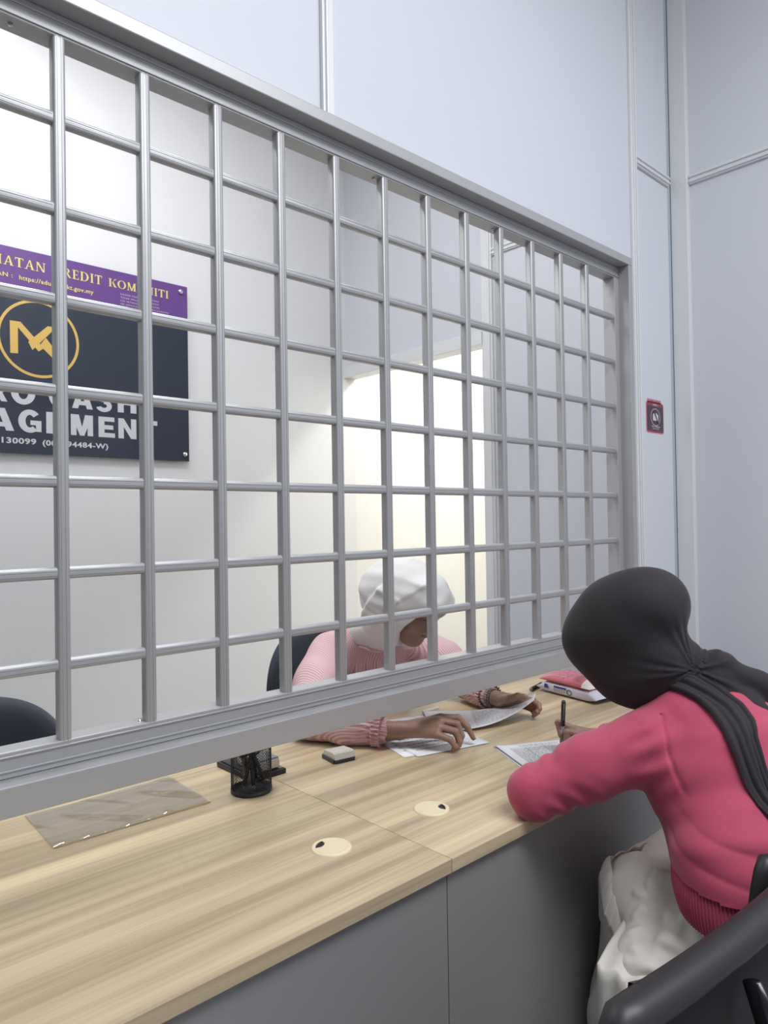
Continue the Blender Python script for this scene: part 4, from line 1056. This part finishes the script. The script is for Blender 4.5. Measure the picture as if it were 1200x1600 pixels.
bo2 = b2.build('body', M['skin'], pe2, h=.0035, extra=[h_r.mesh(.0017), h_l.mesh(.0017)])
face_bits(HC2, HR2, bo2)
nail(bo2, (1.456, 1.234, .772), (1.448, 1.247, .800), (.5, -.6, .2)); nail(bo2, (1.490, 1.288, .786), (1.452, 1.316, .792), (0, .1, 1)); nail(bo2, (1.724, 1.258, .829), (1.720, 1.285, .826), (-.3, 0, 1), 1.15)
# blouse
bl = Sdf()
bl.cone((1.585, 1.86, .57), (1.575, 1.80, .80), .125, .122, .03, (1.3, .95, 1)).cone((1.575, 1.80, .80), (1.57, 1.755, .94), .122, .092, .04, (1.35, .9, 1))
bl.cone((1.46, 1.765, .955), (1.68, 1.745, .955), .058, .058, .04)
bl.cone((1.57, 1.74, .95), (1.57, 1.67, 1.000), .082, .060, .03)
bl.chain([RS2, (1.285, 1.69, .865), (1.195, 1.600, .808)], [.070, .068, .056], .025)
bl.chain([LS2, (1.795, 1.650, .875), (1.815, 1.565, .806)], [.068, .064, .054], .025)
for x_ in (1.47, 1.50, 1.53, 1.60, 1.63, 1.66): bl.chain([(x_, 1.690+abs(x_-1.57)*.35, .960), (x_-.004, 1.672+abs(x_-1.57)*.35, .86), (x_, 1.680+abs(x_-1.57)*.3, .74)], [.006, .010, .010], .016)
def blw(X): return .0025*np.sin(70*X[:, 0]+6*np.sin(12*X[:, 2]))*np.sin(14*X[:, 2]+2)+.002*np.sin(33*X[:, 1]+20*X[:, 2])
bl.build('blouse', M['stripe_body'], pe2, h=.0042, disp=blw, cut=lambda v: v[:, 2] > .54)
cf = lambda a, b_, r1, r2, nm, mm: None
def sleeve(pts, rad, name, m, frill):
    s_ = Sdf(); s_.chain(pts, rad, .02)
    A_ = np.array(pts[-1]); D_ = A_-np.array(pts[-2]); D_ /= np.linalg.norm(D_)
    def dw(X):
        q = X-A_; t_ = q@D_; pr = q-t_[:, None]*D_; s1 = np.cross(D_, (0, 0, 1.)); s2 = np.cross(s1, D_); ang = np.arctan2(pr@s2, pr@s1)
        return .0024*np.sin(ang*19+2*np.sin(40*t_))*np.exp(-((t_+.02)/.045)**2)+.0018*np.sin(34*t_+3*ang)
    o = s_.build(name, m, pe2, h=.0026, disp=dw)
    s1 = Vector(np.cross(D_, (0, 0, 1.))).normalized(); s2 = s1.cross(Vector(D_))
    def fr(u, v):
        a = 2*PI*u; r_ = rad[-1]+.002+.0035*math.sin(a*26)+.004*(v if v > .5 else 1-v); return Vector(A_)+Vector(D_)*(-.014+.024*v)+(s1*math.cos(a)+s2*math.sin(a))*r_
    MB().grid(fr, 240, 6).build('cuff_frill', m, pe2, True, solid=.001)
sleeve([(1.185, 1.595, .806), (1.235, 1.500, .797), (1.287, 1.420, .790)], [.054, .048, .036], 'right_sleeve', M['stripe_r'], 1)
sleeve([(1.815, 1.562, .806), (1.790, 1.490, .802), (1.757, 1.425, .798)], [.052, .045, .033], 'left_sleeve', M['stripe_l'], 1)
# collar
def colfn(u, v):
    a = -2.6+5.2*u; c_ = Vector((1.568, 1.700, .985))
    r_ = .072+.030*v; return c_+Vector((r_*1.12*math.sin(a), -r_*math.cos(a)*.95-.010*v, .018-.034*v-.012*(1+math.cos(a))))
MB().grid(colfn, 50, 8).build('collar', M['stripe_body'], pe2, True, solid=.003)
# bracelets
for k, (t_, r_) in enumerate(((0.0, .0265), (.009, .0268), (.017, .0272))):
    c_ = Vector((1.7505, 1.399+t_*.9, .7975)); D_ = Vector((.06, 1, 0)).normalized(); s1 = D_.cross(Vector((0, 0, 1)))
    par_ = pe2
    if k == 0: br = empty('bracelet', 'linked grey metal bracelets on the wrist beside the curled sheet', 'bracelet', tuple(c_))
    m = MB()
    for q in range(24):
        a = 2*PI*q/24; p = c_+(s1*math.cos(a)+Vector((0, 0, 1))*math.sin(a))*r_
        mm = Matrix.Translation(p); bmesh.ops.create_uvsphere(m.bm, u_segments=8, v_segments=6, radius=.0027, matrix=mm)
    m.build('bead_strand', M['steel'], br, True)
# headscarf
h2 = Sdf(); PK = lambda x, y, z: loc2w(HC2, HR2, (x, y, z))
h2.ell(PK(0, -.004, .030), (.098, .124, .112), .01, HR2); h2.ell(PK(0, .060, .060), (.080, .074, .050), .03, HR2)
h2.ell(PK(0, -.085, .015), (.078, .070, .078), .04, HR2)
h2.ell(PK(0, .040, -.040), (.080, .070, .075), .03, HR2)
h2.cone(PK(0, -.035, -.070), (1.545, 1.70, .985), .074, .060, .03)
h2.cone((1.50, 1.71, .99), (1.62, 1.71, .99), .044, .042, .04)
h2.chain([PK(.070, -.04, -.05), (1.490, 1.66, 1.010), (1.47, 1.71, 1.00)], [.02, .024, .028], .025)
h2.ell(PK(.030, .160, -.072), (.110, .130, .130), .004, HR2, sub=True)
h2.cone(PK(-.066, -.025, -.020), (1.590, 1.690, .992), .030, .040, .02); h2.cone(PK(0, -.055, -.060), (1.560, 1.715, .985), .060, .055, .02)
for k in range(7):
    t_ = k/6
    pts = [(.02-.02*t_, .095-.12*t_, .128+.012*t_), (.070, .060-.085*t_, .098-.008*t_), (.098-.004*t_, .015-.070*t_, .040), (.090-.008*t_, -.030-.050*t_, -.020), (.066, -.060-.035*t_, -.070)]
    h2.chain([PK(*q) for q in pts], [.0015, .0055, .0065, .0060, .0055], .007)
def h2w(X): return .0018*np.sin(60*X[:, 0]-45*X[:, 2]+38*X[:, 1]+4*np.sin(20*X[:, 2]))+.001*np.sin(120*X[:, 2]+60*X[:, 0])
h2.build('headscarf', M['hijab_w'], pe2, h=.0030, disp=h2w)
